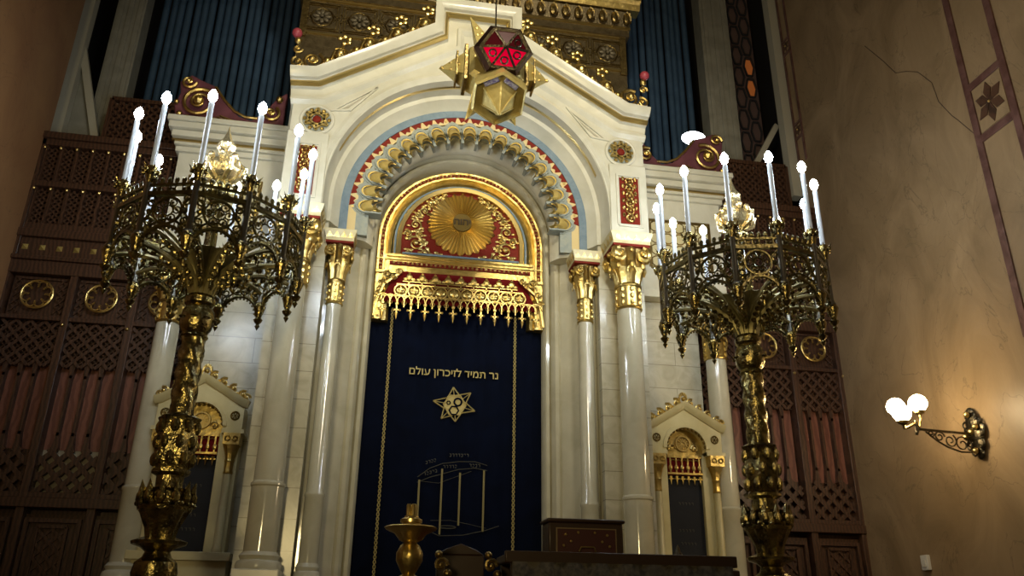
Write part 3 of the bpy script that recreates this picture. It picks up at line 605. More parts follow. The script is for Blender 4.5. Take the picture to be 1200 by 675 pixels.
# wings
for s in (-1, 1):
    def bx(b, x0, x1, y0, y1, z0, z1): return b.box(min(s*x0, s*x1), max(s*x0, s*x1), y0, y1, z0, z1)
    b = MB(); bx(b, 2.9, 4.9, .80, 1.07, 7.0, 9.05); A(b, 'wing_upper_wall', IVORY)
    b = MB(); bx(b, 2.9, 4.36, 1.0, 1.07, FLOOR, 7.0); A(b, 'wing_lower_wall', MBLK)
    b = MB(); x0, x1 = sorted((s*3.0, s*4.98))
    for y, z0, z1, e in ((.74, 9.0, 9.1, -.02), (.68, 9.1, 9.16, .0), (.60, 9.22, 9.34, .05), (.52, 9.34, 9.46, .10), (.48, 9.46, 9.56, .13)): b.box(x0-(e if s < 0 else 0), x1+(e if s > 0 else 0), y, 1.07, z0, z1)
    b.box(x0, x1, .7, 1.07, 9.16, 9.22); A(b, 'wing_cornice', IVORY, bevel=.012)
    b = MB(); bx(b, 3.0, 5.02, .655, .70, 9.16, 9.19); A(b, 'wing_gilt_line', GOLDS)
    b = MB(); bx(b, 2.95, 4.92, .70, .85, 6.98, 7.12); A(b, 'wing_string_course', IVORY, bevel=.01)
    # gilded lattice panel
    b = MB(); bx(b, 3.5, 4.62, .785, .80, 7.62, 8.52); pn = A(b, 'lattice_panel_ground', CREAM)
    b = MB(); xa, xb = sorted((s*3.48, s*4.64)); b.mould([(xa, 7.6), (xb, 7.6), (xb, 8.54), (xa, 8.54), (xa, 7.6)], [(-.03, .765), (.02, .765), (.02, .79), (-.03, .79)])
    for i in range(5):
        for j in range(4):
            cx = xa+.12+i*.23+(.0 if j % 2 else .0); cz = 7.72+j*.235
            P = [(cx-.09, cz-.06), (cx-.03, cz-.1), (cx+.03, cz-.1), (cx+.09, cz-.06), (cx+.09, cz+.06), (cx+.03, cz+.1), (cx-.03, cz+.1), (cx-.09, cz+.06)]
            b.tube([(x, .78, z) for x, z in P], .013, 4, True)
            if i < 4: b.bar((cx+.09, .78, cz), (cx+.14, .78, cz), .02, .02)
    A(b, 'gilt_lattice', OLDG, pn)

# ---------------------------------------------------------------- columns
def capital(root, z0, h, r, w, s, mlabel=None):
    """gilded capital: necking, leaf bell, volutes, abacus"""
    b = MB()
    b.lathe([(r*1.12, z0), (r*1.18, z0+.02), (r*1.05, z0+.05)], 20)
    b.lathe([(r*1.04, z0+.04), (r*1.05, z0+h*.30)], 24, mod=lambda a, z: 1+.05*abs(sin(4*a)))
    for k in range(24): b.ball((r*1.06*cos(k*.785), r*1.06*sin(k*.785), z0+h*(.08+.09*(k//8))), r*.2, (1, 1, 1.3), n=6, m=4); b.lathe([(r*1.16, z0+h*.30), (r*1.2, z0+h*.325), (r*1.1, z0+h*.35)], 20)
    b.lathe([(r*1.05, z0+h*.34), (r*1.15, z0+h*.45), (r*1.5, z0+h*.56), (r*1.35, z0+h*.60), (r*1.35, z0+h*.7), (r*1.45, z0+h*.86)], 32, mod=lambda a, z: 1+.10*cos(8*a))
    for k in range(8):
        a = k*pi/4; b.ball((r*1.55*cos(a), r*1.55*sin(a), z0+h*.58), r*.26, (1, 1, 1.3), n=8, m=5)
    for i in range(4):                      # faces
        M = Matrix.Rotation(i*pi/2, 4, 'Z'); b.M = M
        for q in (-1, 1): b.spiral((q*r*1.05, z0+h*.72), r*.68, 1.5, pi/2, -q, r*.24, -w/2+r*.25, 18)
        for q in range(7): a = pi*q/6; b.ball((r*.42*cos(a), -w/2+r*.25, z0+h*.50+r*.45*sin(a)), r*.14, (.8, .6, 1.6), n=6, m=4)
        b.ball((0, -w/2+r*.1, z0+h*.78), r*.22, n=8, m=5)
    b.M = None
    o = b.build('capital', GOLD, root)
    c = MB(); c.box(-w/2, w/2, -w/2, w/2, z0+h*.86, z0+h*.90); c.loft([[(q*x, q*y, z) for x, y in ((-w/2, -w/2), (w/2, -w/2), (w/2, w/2), (-w/2, w/2))] for q, z in ((1.0, z0+h*.90), (1.12, z0+h*1.0), (1.14, z0+h*1.02))])
    ab = c.build('abacus', CREAM, o)
    t = MB(); n = max(4, int(w/.13))
    for i in range(4):
        t.M = Matrix.Rotation(i*pi/2, 4, 'Z')
        for k in range(n):
            x = -w/2+(k+.5)*w/n; t._a([(x-w/n*.42, -w/2*1.02-.004, z0+h*.905), (x+w/n*.42, -w/2*1.02-.004, z0+h*.905), (x, -w/2*1.12-.004, z0+h*.985), (x, -w/2*.95, z0+h*.95)], [(0, 1, 2), (0, 2, 3), (1, 3, 2), (0, 3, 1)])
    t.M = None; t.build('abacus_teeth', GOLD, ab)
    rb_ = MB(); rb_.box(-w/2*.97, w/2*.97, -w/2*.97, w/2*.97, z0+h*.83, z0+h*.862); rb_.build('red_line', RED, ab)
def column(x, y, r, zs0, zcollar, zcap, hcap, w, label, group=None, smat=SHAFT):
    root = thing('marble_column', (x, y, FLOOR), label, 'column', group); Z = -FLOOR
    b = MB(); b.box(-r*1.6, r*1.6, -r*1.6, r*1.6, 0, zs0-.2+Z); b.build('pedestal', IVORY, root, bevel=.015)
    b = MB(); b.lathe([(r*1.55, zs0-.2+Z), (r*1.6, zs0-.15+Z), (r*1.5, zs0-.1+Z), (r*1.3, zs0-.08+Z), (r*1.42, zs0-.03+Z), (r*1.2, zs0+.02+Z)], 28); b.build('base', IVORY, root)
    b = MB(); b.lathe([(r*1.16, zs0+Z), (r*1.16, zcollar-.05+Z), (r*1.24, zcollar-.03+Z), (r*1.24, zcollar+Z), (r*1.08, zcollar+.03+Z), (r, zcap+.02+Z)], 36); b.build('shaft', smat, root)
    capital(root, zcap+Z, hcap, r, w, 1); return root
for s in (-1, 1):
    side = 'left' if s < 0 else 'right'
    column(s*2.60, -.45, .185, 2.4, 3.30, 6.20, 1.22, .62, 'thick polished marble column with gilded capital at the outer %s of the main arch' % side)
    column(s*2.00, -.02, .115, 2.3, 3.25, 6.10, 1.18, .44, 'slim marble column with small gilded capital beside the %s edge of the niche' % side)
    column(s*4.56, .78, .175, 2.3, 3.35, 5.88, 1.08, .44, 'freestanding cream marble column with gilt capital under the %s wing, beside the wood screen' % side, smat=CREAM if False else SHAFT)

# ---------------------------------------------------------------- scroll ornaments on the wings
for s in (-1, 1):
    side = 'left' if s < 0 else 'right'
    root = thing('scroll_cresting', (s*4.2, .8, 9.56), 'burgundy cresting with gilded volutes on top of the %s wing cornice' % side, 'ornament')
    out_ = [(-.95, 0), (.85, 0), (.92, .35), (.86, .62), (.90, .85), (.72, 1.02), (.52, .92), (.30, .84), (.05, .52), (-.18, .26), (-.40, .20), (-.62, .42), (-.78, .72), (-.95, .86)]
    MB().prism([(s*x, z) for x, z in out_], -.05, .12).build('lacquer_panel', BURG, root, bevel=.02)
    b = MB()
    b.spiral((s*.50, .42), .30, 1.9, 2.0 if s > 0 else pi-2, -s, .036, -.08, 30); b.spiral((s*.74, .84), .13, 1.4, 0, s, .03, -.08, 16)
    b.spiral((s*-.72, .36), .16, 1.5, 1, s, .032, -.08, 18); b.ball((s*-.84, -.1, .66), .065)
    for x, z, r in ((.80, .16, .055), (.66, .10, .05), (.88, .4, .045), (.1, .1, .05), (-.05, .06, .045), (-.3, .07, .04), (-.48, .08, .05), (.2, .05, .04)): b.ball((s*x, -.09, z), r, n=8, m=5)
    b.tube([(s*x, -.07, z) for x, z in ((.28, .80), (.1, .55), (-.1, .34), (-.3, .24), (-.5, .24))], .025, 6)
    for k in range(4): b.tube([(s*(.28-.05*k), -.09, .12+.03*k), (s*(.12-.06*k), -.1, .07+.02*k), (s*(-.05-.06*k), -.09, .10)], [.012, .022, .01], 5)
    b.bar((s*.80, -.08, .03), (s*-.95, -.08, .03), .04, .05)
    b.build('gilt_volutes', GOLD, root)
# flood lamp glowing behind the right cresting
fl = thing('flood_lamp', (4.62, 1.03, 9.56), 'bright white lamp shining just behind the cresting of the right wing', 'lamp')
MB().lathe([(.12, 0), (.12, .04), (.03, .06), (.03, .85), (.1, .9), (.1, .95)], 16).build('stand', DARKB, fl); b = MB(); b.ball((0, 0, 1.06), .2, (1.25, .8, .62), n=16, m=8)
b.build('glowing_shade', mat('lit_shade', (1, 1, 1), .4, emit=(.93, .97, 1), estr=9), fl)

# ---------------------------------------------------------------- main curtain
cu = thing('ark_curtain', (0, .74, FLOOR), 'dark navy velvet curtain with gold embroidered Hebrew line, star and canopy', 'curtain')
nx, nz = 80, 6; vs = []; fs = []
for j in range(nz+1):
    for i in range(nx+1):
        x = -1.44+2.88*i/nx; z = (7.0-FLOOR)*j/nz; vs.append((x, .02*sin(x*9)+.012*sin(x*23+1), z))
for j in range(nz):
    for i in range(nx): q = j*(nx+1)+i; fs.append((q, q+1, q+nx+2, q+nx+1))
m = MB(); m._a(vs, fs); cl = m.build('cloth', VELV, cu, smooth=180); sm = cl.modifiers.new('thickness', 'SOLIDIFY'); sm.thickness = .02; sm.offset = 1
for s, SX in ((-1, -1.09), (1, .97)):
    b = MB(); P = []; Q = []
    for i in range(260):
        z = .15+i*.0195; P.append((SX+.018*sin(i*.9), -.045, z)); Q.append((SX-.018*sin(i*.9), -.045, z))
    b.tube(P, .0085, 4); b.tube(Q, .0085, 4); b.build('braided_border', EMB, cu)
text_mesh('embroidered_line', 'םלוע ןורכיזל דימת רנ', .172, EMB, cu, (-.03, -.05, 5.34-FLOOR), ext=.006, bold=.0015)
b = MB(); cx, cz = -.0, 4.82-FLOOR                                     # embroidered star lamp
for a, L_ in ((-14, .34), (40, .33), (96, .29), (172, .35), (228, .31), (274, .27)):
    a = radians(a); d = Vector((cos(a), sin(a))); n_ = Vector((-sin(a), cos(a))); c0 = Vector((cx, cz))
    p0 = c0+d*.15+n_*.09; p1 = c0+d*.15-n_*.09; tp = c0+d*L_
    for q in (p0, p1): b.tube([(q.x, -.05, q.y), (tp.x, -.05, tp.y)], .010, 4)
    b.tube([(c0.x+d.x*.15, -.05, c0.y+d.y*.15), (tp.x, -.05, tp.y)], .007, 4)
b.prism([(cx+.185*cos(radians(t)), cz+.185*sin(radians(t))) for t in range(12, 372, 60)], -.048, -.04)
b.ring((cx, -.052, cz), .18, .012, 6, 5); b.build('embroidered_star', EMB, cu)
b = MB(); b.ring((cx+.05, -.056, cz+.05), .06, .016, 12, 5); b.ring((cx-.01, -.056, cz-.09), .075, .014, 6, 5); b.ring((cx-.1, -.056, cz+.03), .03, .01, 6, 4)
b.build('dark_star_tracery', VELV, cu)
b = MB()                                                                # embroidered canopy
for x, z0, z1 in ((-.5, 2.98, 3.62), (-.155, 2.82, 3.80), (.125, 2.96, 3.75), (.50, 2.88, 3.80)): b.box(x-.014, x+.014, -.055, -.04, z0-FLOOR, z1-FLOOR)
b.build('embroidered_posts', mat('dull_gold_thread', (.22, .18, .07), .6, .2), cu)
b = MB()
def ell(pts, r=.006): b.tube([(x, -.05, z-FLOOR) for x, z in pts], r, 4)
ell([(-.53, 3.66), (-.35, 3.80), (-.155, 3.88), (.1, 3.92), (.35, 3.93), (.55, 3.88)]); ell([(-.53, 3.58), (-.35, 3.66), (-.155, 3.72), (.1, 3.80), (.35, 3.83), (.55, 3.80)]); ell([(-.5, 3.6), (-.2, 3.58), (.1, 3.7), (.3, 3.78)], .004)
ell([(-.52, 2.95), (-.16, 2.80), (.2, 2.82), (.55, 2.9), (.75, 2.97)]); ell([(-.3, 3.02), (0, 3.03), (.3, 2.98), (.55, 2.93)], .004); ell([(-.16+.13*cos(t)+.12, 2.93+.02*sin(t)) for t in [2*pi*i/12 for i in range(13)]], .008)
b.build('embroidered_canopy_rim', EMBD, cu)
def scr(cx, cz, w, rot, par, seed):      # illegible small embroidered letters as tiny stitched strokes
    r = random.Random(seed); b = MB(); n = int(w/.045)
    for k in range(n):
        u = -w/2+(k+.5)*.045; x = cx+u*cos(rot); z = cz+u*sin(rot)
        b.bar((x-.014, -.05, z+.02), (x+.014, -.05, z+.02), .007, .005); b.bar((x+.012, -.05, z+.02), (x+.012, -.05, z-.02*r.choice((1, 0, 1))), .007, .005)
        if r.random() > .5: b.bar((x-.012, -.05, z-.02), (x+.012, -.05, z-.02), .007, .005)
    b.build('stitched_lettering', EMBD, par)
scr(-.33, 3.91-FLOOR, .2, .3, cu, 1); scr(-.33, 3.74-FLOOR, .24, .3, cu, 2); scr(.10, 4.02-FLOOR, .32, .03, cu, 3); scr(-.02, 3.84-FLOOR, .26, .06, cu, 4); scr(.36, 3.87-FLOOR, .2, -.02, cu, 5)

# ---------------------------------------------------------------- two small side arks
def side_ark(s):
    side = 'left' if s < 0 else 'right'
    root = thing('small_side_ark', (s*3.82, .72, FLOOR), 'small marble side shrine with gilded crest, arch and black curtain in the %s wing' % side, 'shrine'); Z = -FLOOR
    b = MB(); b.box(-.66, .66, -.1, .26, 0, 2.42+Z); b.box(-.70, .70, -.16, .26, 2.36+Z, 2.48+Z); b.build('base', CREAM, root, bevel=.01)
    b = MB(); b.box(-.60, -.30, -.02, .26, 2.48+Z, 4.2+Z); b.box(.30, .60, -.02, .26, 2.48+Z, 4.2+Z); b.build('jamb', CREAM, root, bevel=.01)
    for q in (-1, 1):
        c = MB(); c.lathe([(.075, 2.48+Z), (.08, 2.52+Z), (.06, 2.56+Z), (.055, 3.6+Z)], 16, (q*.50, -.08, 0)); c = c.build('colonnette', CREAM, root)
        g = MB(); g.lathe([(.06, 3.58+Z), (.068, 3.6+Z), (.06, 3.63+Z), (.06, 3.75+Z), (.07, 3.77+Z), (.06, 3.8+Z), (.085, 3.9+Z), (.12, 4.0+Z)], 16, (q*.50, -.08, 0), mod=lambda a, z: 1+.06*cos(6*a)); g.box(q*.50-.12, q*.50+.12, -.20, .04, 4.0+Z, 4.17+Z)
        for k in (-1, 1): g.ring((q*.50+k*.055, -.21, 4.085+Z), .035, .012, 10, 4)
        g.build('colonnette_capital', GOLD, c)
    # arched front with pediment
    b = MB(); n = 20; zc = 4.28+Z; R = .34
    for i in range(n):
        a0 = pi*i/n; a1 = pi*(i+1)/n
        def o(a):
            x = .62*cos(a)/max(abs(cos(a)), .001) if abs(math.tan(a)) < .55 else None
            if x is not None: return (x, zc+.62*abs(math.tan(a))) 
            # roof line from (.62,4.62) to (0,5.0)
            t_ = (5.0+Z-zc)/(sin(a)+abs(cos(a))*(.38/.62)); return (t_*cos(a), zc+t_*sin(a))
        p = [(R*cos(a0), zc+R*sin(a0)), o(a0), o(a1), (R*cos(a1), zc+R*sin(a1))]; b.prism(p, -.14, .26)
    b.box(-.62, -.34, -.14, .26, 4.18+Z, zc); b.box(.34, .62, -.14, .26, 4.18+Z, zc); b.box(-.66, -.34, -.18, .26, 4.17+Z, 4.23+Z); b.box(.34, .66, -.18, .26, 4.17+Z, 4.23+Z)
    b.mould([(-.68, 4.62+Z), (-.60, 4.64+Z), (0, 5.0+Z), (.60, 4.64+Z), (.68, 4.62+Z)], [(-.06, -.16), (0, -.22), (.05, -.24), (.05, -.1), (-.06, -.1)])
    b.build('gable', CREAM, root, smooth=30)
    b = MB(); b.arch([(.34, -.17), (.40, -.17), (.40, -.1), (.34, -.1)], zc, None, 24); b.build('arch_moulding', CREAM, root)
    b = MB()
    for k in range(15): a = pi*(k+.5)/15; b.ball((.335*cos(a), -.13, zc+.335*sin(a)), .03, n=6, m=4)
    b.build('arch_scallops', OLDG, root)
    for q in (-1, 1):
        b = MB(); b.ring((q*.50, -.15, 4.44+Z), .06, .012, 14, 4); b.ball((q*.50, -.15, 4.44+Z), .02)
        for k in range(6): a = k*pi/3; b.ball((q*.5+.035*cos(a), -.15, 4.44+Z+.035*sin(a)), .012, n=6, m=4)
        b.build('gable_roundel', OLDG, root)
    g = MB()
    for q in (-1, 1):
        for k in range(4):
            t = .12+k*.15; x = q*t; z = 5.02+Z-.38*t/.62+.07; g.spiral((x, z+.02), .075, 1.3, 1 if q > 0 else pi-1, q, .024, -.14, 12); g.ball((x, -.18, z+.02), .03)
            g.ball((x+q*.06, -.15, z-.05), .026, n=6, m=4)
        g.spiral((q*.62, 4.72+Z), .07, 1.4, 0, q, .02, -.15, 14)
    for k in range(7): a = pi*k/6; g.ball((.06*cos(a), -.15, 5.12+Z+.07*sin(a)), .028, (.8, .7, 1.3), n=6, m=4)
    g.ball((0, -.17, 5.10+Z), .04); g.build('gilt_crest', GOLD, root)
    t = MB(); t.prism([(.34*cos(pi*i/18), zc+.34*sin(pi*i/18)) for i in range(19)]+[(-.34, 4.02+Z), (.34, 4.02+Z)], .02, .05); t = t.build('tympanum', GOLD, root)
    g = MB(); g.ring((0, 0, zc+.10), .12, .02, 18, 5); g.spiral((-.2, zc+.02), .07, 1.3, 0, 1, .014, .0, 12); g.spiral((.2, zc+.02), .07, 1.3, pi, -1, .014, .0, 12)
    for k in range(12): a = k*pi/6; g.bar((.03*cos(a), .0, zc+.1+.03*sin(a)), (.1*cos(a), .0, zc+.1+.1*sin(a)), .014, .014)
    g.build('tympanum_relief', GOLDS, t)
    g = MB()
    for k in range(6):
        x = -.25+k*.10; g.bar((x, -.03, 3.88+Z), (x, -.03, 4.16+Z), .022, .02); g.ball((x, -.03, 3.98+Z), .034, (1, .6, 1.4), n=8, m=5); g.cone((x, -.03, 3.84+Z), (x, -.03, 3.70+Z), .025, 5); g.bar((x-.04, -.03, 3.80+Z), (x+.04, -.03, 3.80+Z), .018, .02)
        if k < 5: g.tube([(x+.05+.05*cos(t_), -.03, 4.06+Z+.05*sin(t_)) for t_ in [pi*i/6 for i in range(7)]], .01, 4)
    g.box(-.30, .30, -.045, -.015, 3.87+Z, 3.90+Z); g.box(-.30, .30, -.045, -.015, 4.14+Z, 4.19+Z); g.build('gilt_fringe', GOLD, root); MB().box(-.29, .29, .0, .02, 3.86+Z, 4.18+Z).build('red_backing', REDV, root)
    c = MB().box(-.31, .31, .06, .09, 2.48+Z, 4.2+Z).build('curtain', VELB, root)
    e = MB()
    for z, w_ in ((3.42, .26), (3.0, .3), (2.8, .26)):
        for k in range(int(w_/.05)): x = -w_/2+(k+.5)*.055; e.bar((x-.014, .055, z+Z+.015), (x+.014, .055, z+Z+.015), .008, .005); e.bar((x+.012, .055, z+Z+.015), (x+.012, .055, z+Z-.02), .008, .005)
    e.build('embroidery', EMBD, c)
side_ark(-1); side_ark(1)

# ---------------------------------------------------------------- hanging star lamp
LG = mat('lamp_gilding', (.60, .49, .19), .38, .5, col2=(.48, .37, .12), scale=9, bump=.3, bscale=20)
lp = thing('hanging_star_lamp', (.02, -2.8, 8.68), 'large gilded star-shaped eternal lamp with ruby glass hanging in front of the pediment', 'lamp')
b = MB(); b.tube([(0, .0, .5), (0, .0, 8.2)], .012, 6); b.build('suspension_rod', DARKB, lp)
tl = radians(-4)
def star_pt(b, a, L0, L1, r, inset=True):
    d = Vector((cos(a), 0, sin(a))); b.cone(d*L0, d*L1, r, 4, pi/4)
for a, L1, w_ in ((-3, .76, .27), (64, 1.0, .17), (112, 1.0, .17), (183, .78, .27), (245, .93, .19), (290, .90, .19)):
    a_ = radians(a); d = Vector((cos(a_), 0, sin(a_))); n_ = Vector((-sin(a_), 0, cos(a_))); L0 = .40
    b = MB(); star_pt(b, a_, L0, L1, w_); p = b.build('star_point', LG, lp, smooth=0)
    b = MB()
    for u, q in ((.12, -.09), (.12, 0), (.12, .09), (.22, -.05), (.22, .05), (.34, 0)): b.ball(tuple(d*(L0+u)+n_*q*w_/.25+Vector((0, -w_*.72*(1-u/(L1-L0))*(1-abs(q)*3), 0))), .026, n=6, m=4)
    b.build('point_filigree', GOLDS, p)
b = MB()                                       # hexagonal drum of the star
H = lambda R, y, rot=pi/6: [(R*cos(rot+k*pi/3), y, R*sin(rot+k*pi/3)) for k in range(6)]
b.loft([H(.30, .30), H(.44, .20), H(.46, .0), H(.44, -.20), H(.36, -.26)]); b.build('star_drum', LG, lp, smooth=0)
for s in (-1, 1):
    b = MB(); b.box(s*.42-.025, s*.42+.025, -.2, .2, -.30, .28); b.box(s*.54-.015, s*.54+.015, -.16, .16, -.22, .18); b.build('side_fin', OLDG, lp, bevel=.006)
# lower facetted lantern pointing down towards the room
Mx = Matrix.Translation((.02, -.26, -.56)) @ Matrix.Rotation(radians(64), 4, 'X')
b = MB(); b.M = Mx; b.loft([H(.34, .20), H(.40, .0), H(.40, -.10), H(.37, -.13), H(.35, -.07), H(.25, -.06)]); lo = b.build('lantern_frame', LG, lp, smooth=0)
b = MB(); b.M = Mx
hx = H(.25, -.07)
for k in range(6):
    q0, q1 = Vector(hx[k]), Vector(hx[(k+1) % 6]); tip = Vector((0, -.40, -.06)); b._a([q0, q1, tip], [(0, 1, 2)]); b.bar(q0, tip, .02, .02)
b.build('lantern_pyramid', LG, lo, smooth=0)
for a in (60, 120):
    b = MB(); b.M = Mx; a_ = radians(a); b.M = Mx @ Matrix.Translation((.265*cos(a_), -.085, .265*sin(a_))) @ Matrix.Rotation(-(a_-pi/2), 4, 'Y'); b.box(-.10, .10, -.01, .03, -.032, .032); b.build('enamel_plaque', ENAM, lo)
# ruby gem lantern above it, in a dark frame
Mg = Matrix.Translation((.03, -.56, -.06)) @ Matrix.Rotation(radians(30), 4, 'X')
G = lambda R, y, sz=.86: [(R*cos(k*pi/3), y, R*sz*sin(k*pi/3)) for k in range(6)]
b = MB(); b.M = Mg; b.loft([G(.32, .26), G(.40, .12), G(.40, -.02), G(.34, -.14)]); gm = b.build('gem_frame', mat('burnt_bronze', (.07, .03, .02), .3, .9), lp, smooth=0)
b = MB(); b.M = Mg; gp_ = G(.32, -.145); tp = Vector((.0, -.26, .02))
for k in range(6):
    if k in (3, 4, 5): b._a([Vector(gp_[k]), Vector(gp_[(k+1) % 6]), tp], [(0, 1, 2)])
b.build('ruby_glass', GLASS, gm, smooth=0)
b = MB(); b.M = Mg
for k in range(6):
    if k in (0, 1, 2): b._a([Vector(gp_[k]), Vector(gp_[(k+1) % 6]), tp], [(0, 1, 2)])
b.build('garnet_glass', GARN, gm, smooth=0)
b = MB(); b.M = Mg
for k in range(6): b.bar(gp_[k], tp, .03, .03); b.bar(gp_[k], gp_[(k+1) % 6], .04, .04)
for k in (3, 4, 5, 0):
    q = (Vector(gp_[k])+Vector(gp_[(k+1) % 6])+tp)/3; b.ring(tuple(q+Vector((0, -.02, 0))), .045, .012, 12, 4)
b.build('gem_tracery', DARKB, gm, smooth=0)

# ---------------------------------------------------------------- candelabra
def candelabrum(s):
    side = 'left' if s < 0 else 'right'
    root = thing('giant_candelabrum', (s*3.31, -2.95, FLOOR), 'towering bronze candelabrum with a twelve-candle crown standing %s of the ark' % side, 'candelabrum'); Z = -FLOOR
    lobes = lambda n, d: (lambda a, z: 1+d*cos(n*a))
    b = MB(); b.lathe([(.50, 0), (.52, .08), (.42, .14), (.30, .25), (.26, .4), (.34, .52), (.34, .58), (.2, .64)], 24, mod=lobes(8, .04)); b.build('foot', BRONZE, root)
    b = MB(); b.lathe([(.13, 1.78+Z), (.13, 1.9+Z), (.20, 1.93+Z), (.22, 2.02+Z), (.20, 2.12+Z), (.14, 2.17+Z), (.12, 2.22+Z), (.17, 2.26+Z), (.26, 2.29+Z), (.27, 2.32+Z), (.16, 2.36+Z)], 24, mod=lobes(8, .03)); b.build('lower_knop', BRONZE, root)
    b = MB(); b.lathe([(.14, 2.35+Z), (.16, 2.45+Z), (.23, 2.60+Z), (.26, 2.64+Z)], 24, mod=lobes(12, .05)); b.build('reeded_cup', BRONZE, root)
    b = MB(); b.lathe([(.26, 2.62+Z), (.27, 2.66+Z), (.23, 2.68+Z), (.22, 2.80+Z), (.25, 2.83+Z)], 24, mod=lobes(8, .03))
    for k in range(12):
        a = k*pi/6; b.ball((.26*cos(a), .26*sin(a), 2.74+Z), .045, (1, 1, 1.5), n=8, m=5); b.cone((.25*cos(a), .25*sin(a), 2.80+Z), (.27*cos(a), .27*sin(a), 2.92+Z), .04, 5)
        b.ball((.27*cos(a+.26), .27*sin(a+.26), 2.68+Z), .03, n=6, m=4)
    b.build('coronet', BRONZE, root)
    b = MB(); b.lathe([(.13, 2.8+Z), (.135, 2.97+Z), (.19, 3.0+Z), (.19, 3.03+Z), (.14, 3.06+Z)], 20, mod=lobes(10, .03)); b.build('fluted_neck', BRONZE, root)
    b = MB(); b.lathe([(.15, 3.05+Z), (.185, 3.15+Z), (.20, 3.35+Z), (.17, 3.5+Z), (.21, 3.58+Z), (.13, 3.62+Z)], 24, mod=lobes(6, .08))
    for k in range(8):
        for j in range(3):
            a = k*pi/4+j*.39; b.ball((.19*cos(a), .19*sin(a), 3.14+j*.17+Z), .05, (.9, .9, 1.5), n=8, m=5)
    b.build('leafy_drum', BRONZE, root)
    b = MB(); b.lathe([(.13, 3.6+Z), (.125, 3.72+Z)]+[(.125, 3.72+Z+i*.0525) for i in range(1, 15)]+[(.12, 4.5+Z)], 28, mod=lobes(4, .13), twist=7); b.build('twisted_stem', PIPEB if False else BRONZE, root)
    b = MB(); b.lathe([(.12, 4.48+Z), (.15, 4.50+Z), (.13, 4.54+Z), (.17, 4.60+Z), (.185, 4.70+Z), (.17, 4.80+Z), (.13, 4.86+Z), (.16, 4.89+Z), (.165, 4.95+Z), (.13, 4.99+Z), (.11, 5.1+Z)], 28, mod=lobes(10, .025))
    for k in range(8): a = k*pi/4; b.ring((.18*cos(a), .18*sin(a), 4.70+Z), .035, .01, 8, 4, axis='z')
    b.build('knop', GOLD if False else BRONZE, root)
    R = 1.04
    b = MB(); b.lathe([(.11, 4.97+Z), (.12, 5.08+Z), (.18, 5.22+Z), (.29, 5.36+Z), (.42, 5.45+Z), (.40, 5.46+Z), (.1, 5.3+Z)], 48, mod=lobes(24, .04)); b.build('fan_cup', RIBM, root)
    # ribs fanning out from the neck to the ring
    for k in range(12):
        a = k*pi/6; c_, s_ = cos(a), sin(a)
        b = MB(); P = []; rr = []
        for i in range(13):
            t = i/12; q = .10+(.92)*t**1.55; z = 5.0+.52*(1-(1-t)**1.6)-.10*t**4
            P.append((q*c_, q*s_, z+Z)); rr.append(.046-.018*t)
        b.tube(P, rr, 6); rib = b.build('rib', RIBM, root)
        b = MB()                                                     # leaf tracery hanging under the rib
        for i in range(3, 12):
            x, y, z = P[i]; b.ball((x, y, z-.055), .036, (1, 1, .9), n=6, m=4)
            if i % 2: b.tube([(x, y, z-.02), (x*.97-.03*s_, y*.97+.03*c_, z-.11), (x*1.04, y*1.04, z-.16), (x*1.06, y*1.06, z-.10)], [.016, .014, .012, .008], 5)
        b.build('rib_leaves', BRONZE, rib)
        # in-between thin rib
        a2 = a+pi/12; b = MB(); P2 = []
        for i in range(11):
            t = i/10; q = .09+.86*t**1.7; P2.append((q*cos(a2), q*sin(a2), 5.02+.66*(1-(1-t)**1.8)+Z))
        b.tube(P2, [.036-.018*i/10 for i in range(11)], 5); b.build('thin_rib', RIBM, root)
    for k in range(12):
        a = k*pi/6; c_, s_ = cos(a), sin(a); X, Y = R*c_, R*s_
        b = MB(); b.lathe([(.028, 5.22+Z), (.05, 5.25+Z), (.062, 5.29+Z), (.035, 5.34+Z), (.035, 5.95+Z)], 10, (X, Y, 0)); post = b.build('candle_post', PIPEB, root)
        b = MB(); b.lathe([(.035, 5.90+Z), (.05, 5.96+Z), (.07, 6.04+Z), (.05, 6.1+Z)], 10, (X, Y, 0))
        for q in range(6): t = q*pi/3; b.ball((X+.075*cos(t), Y+.075*sin(t), 6.03+Z), .028, (1, 1, 1.2), n=6, m=4); b.cone((X+.06*cos(t), Y+.06*sin(t), 6.02+Z), (X+.12*cos(t), Y+.12*sin(t), 6.11+Z), .022, 4)
        b.build('post_crown', BRONZE, post)
        b = MB(); b.lathe([(.002, 4.93+Z), (.018, 4.96+Z), (.032, 4.985+Z), (.018, 5.01+Z), (.045, 5.04+Z), (.058, 5.07+Z), (.03, 5.10+Z), (.05, 5.15+Z), (.075, 5.24+Z), (.05, 5.3+Z)], 12, (X*1.0, Y*1.0, 0)); b.build('pendant', BRONZE, post)
    for k in range(12):
        a = (k+.5)*pi/6; Rm = R*cos(pi/12); L = 2*R*sin(pi/12)-.05
        M = Matrix.Translation((Rm*cos(a), Rm*sin(a), Z)) @ Matrix.Rotation(a+pi/2, 4, 'Z')
        b = MB(); b.M = M; h = L/2
        b.box(-h, h, -.025, .025, 5.74, 5.79); b.box(-h, h, -.018, .018, 5.86, 5.885)
        n = 6
        for i in range(n):
            x = -h+(i+.5)*L/n; b.ball((x, 0, 5.925), .03, (1, .6, 1.4), n=6, m=4); b.bar((x, 0, 5.78), (x, 0, 5.90), .014, .014); b.ball((x+.02*(-1)**i, 0, 5.82), .02, n=6, m=4)
        # big tracery wheel and fill
        b.ring((0, 0, 5.565), .155, .016, 20, 5); b.ring((0, 0, 5.565), .06, .011, 10, 4)
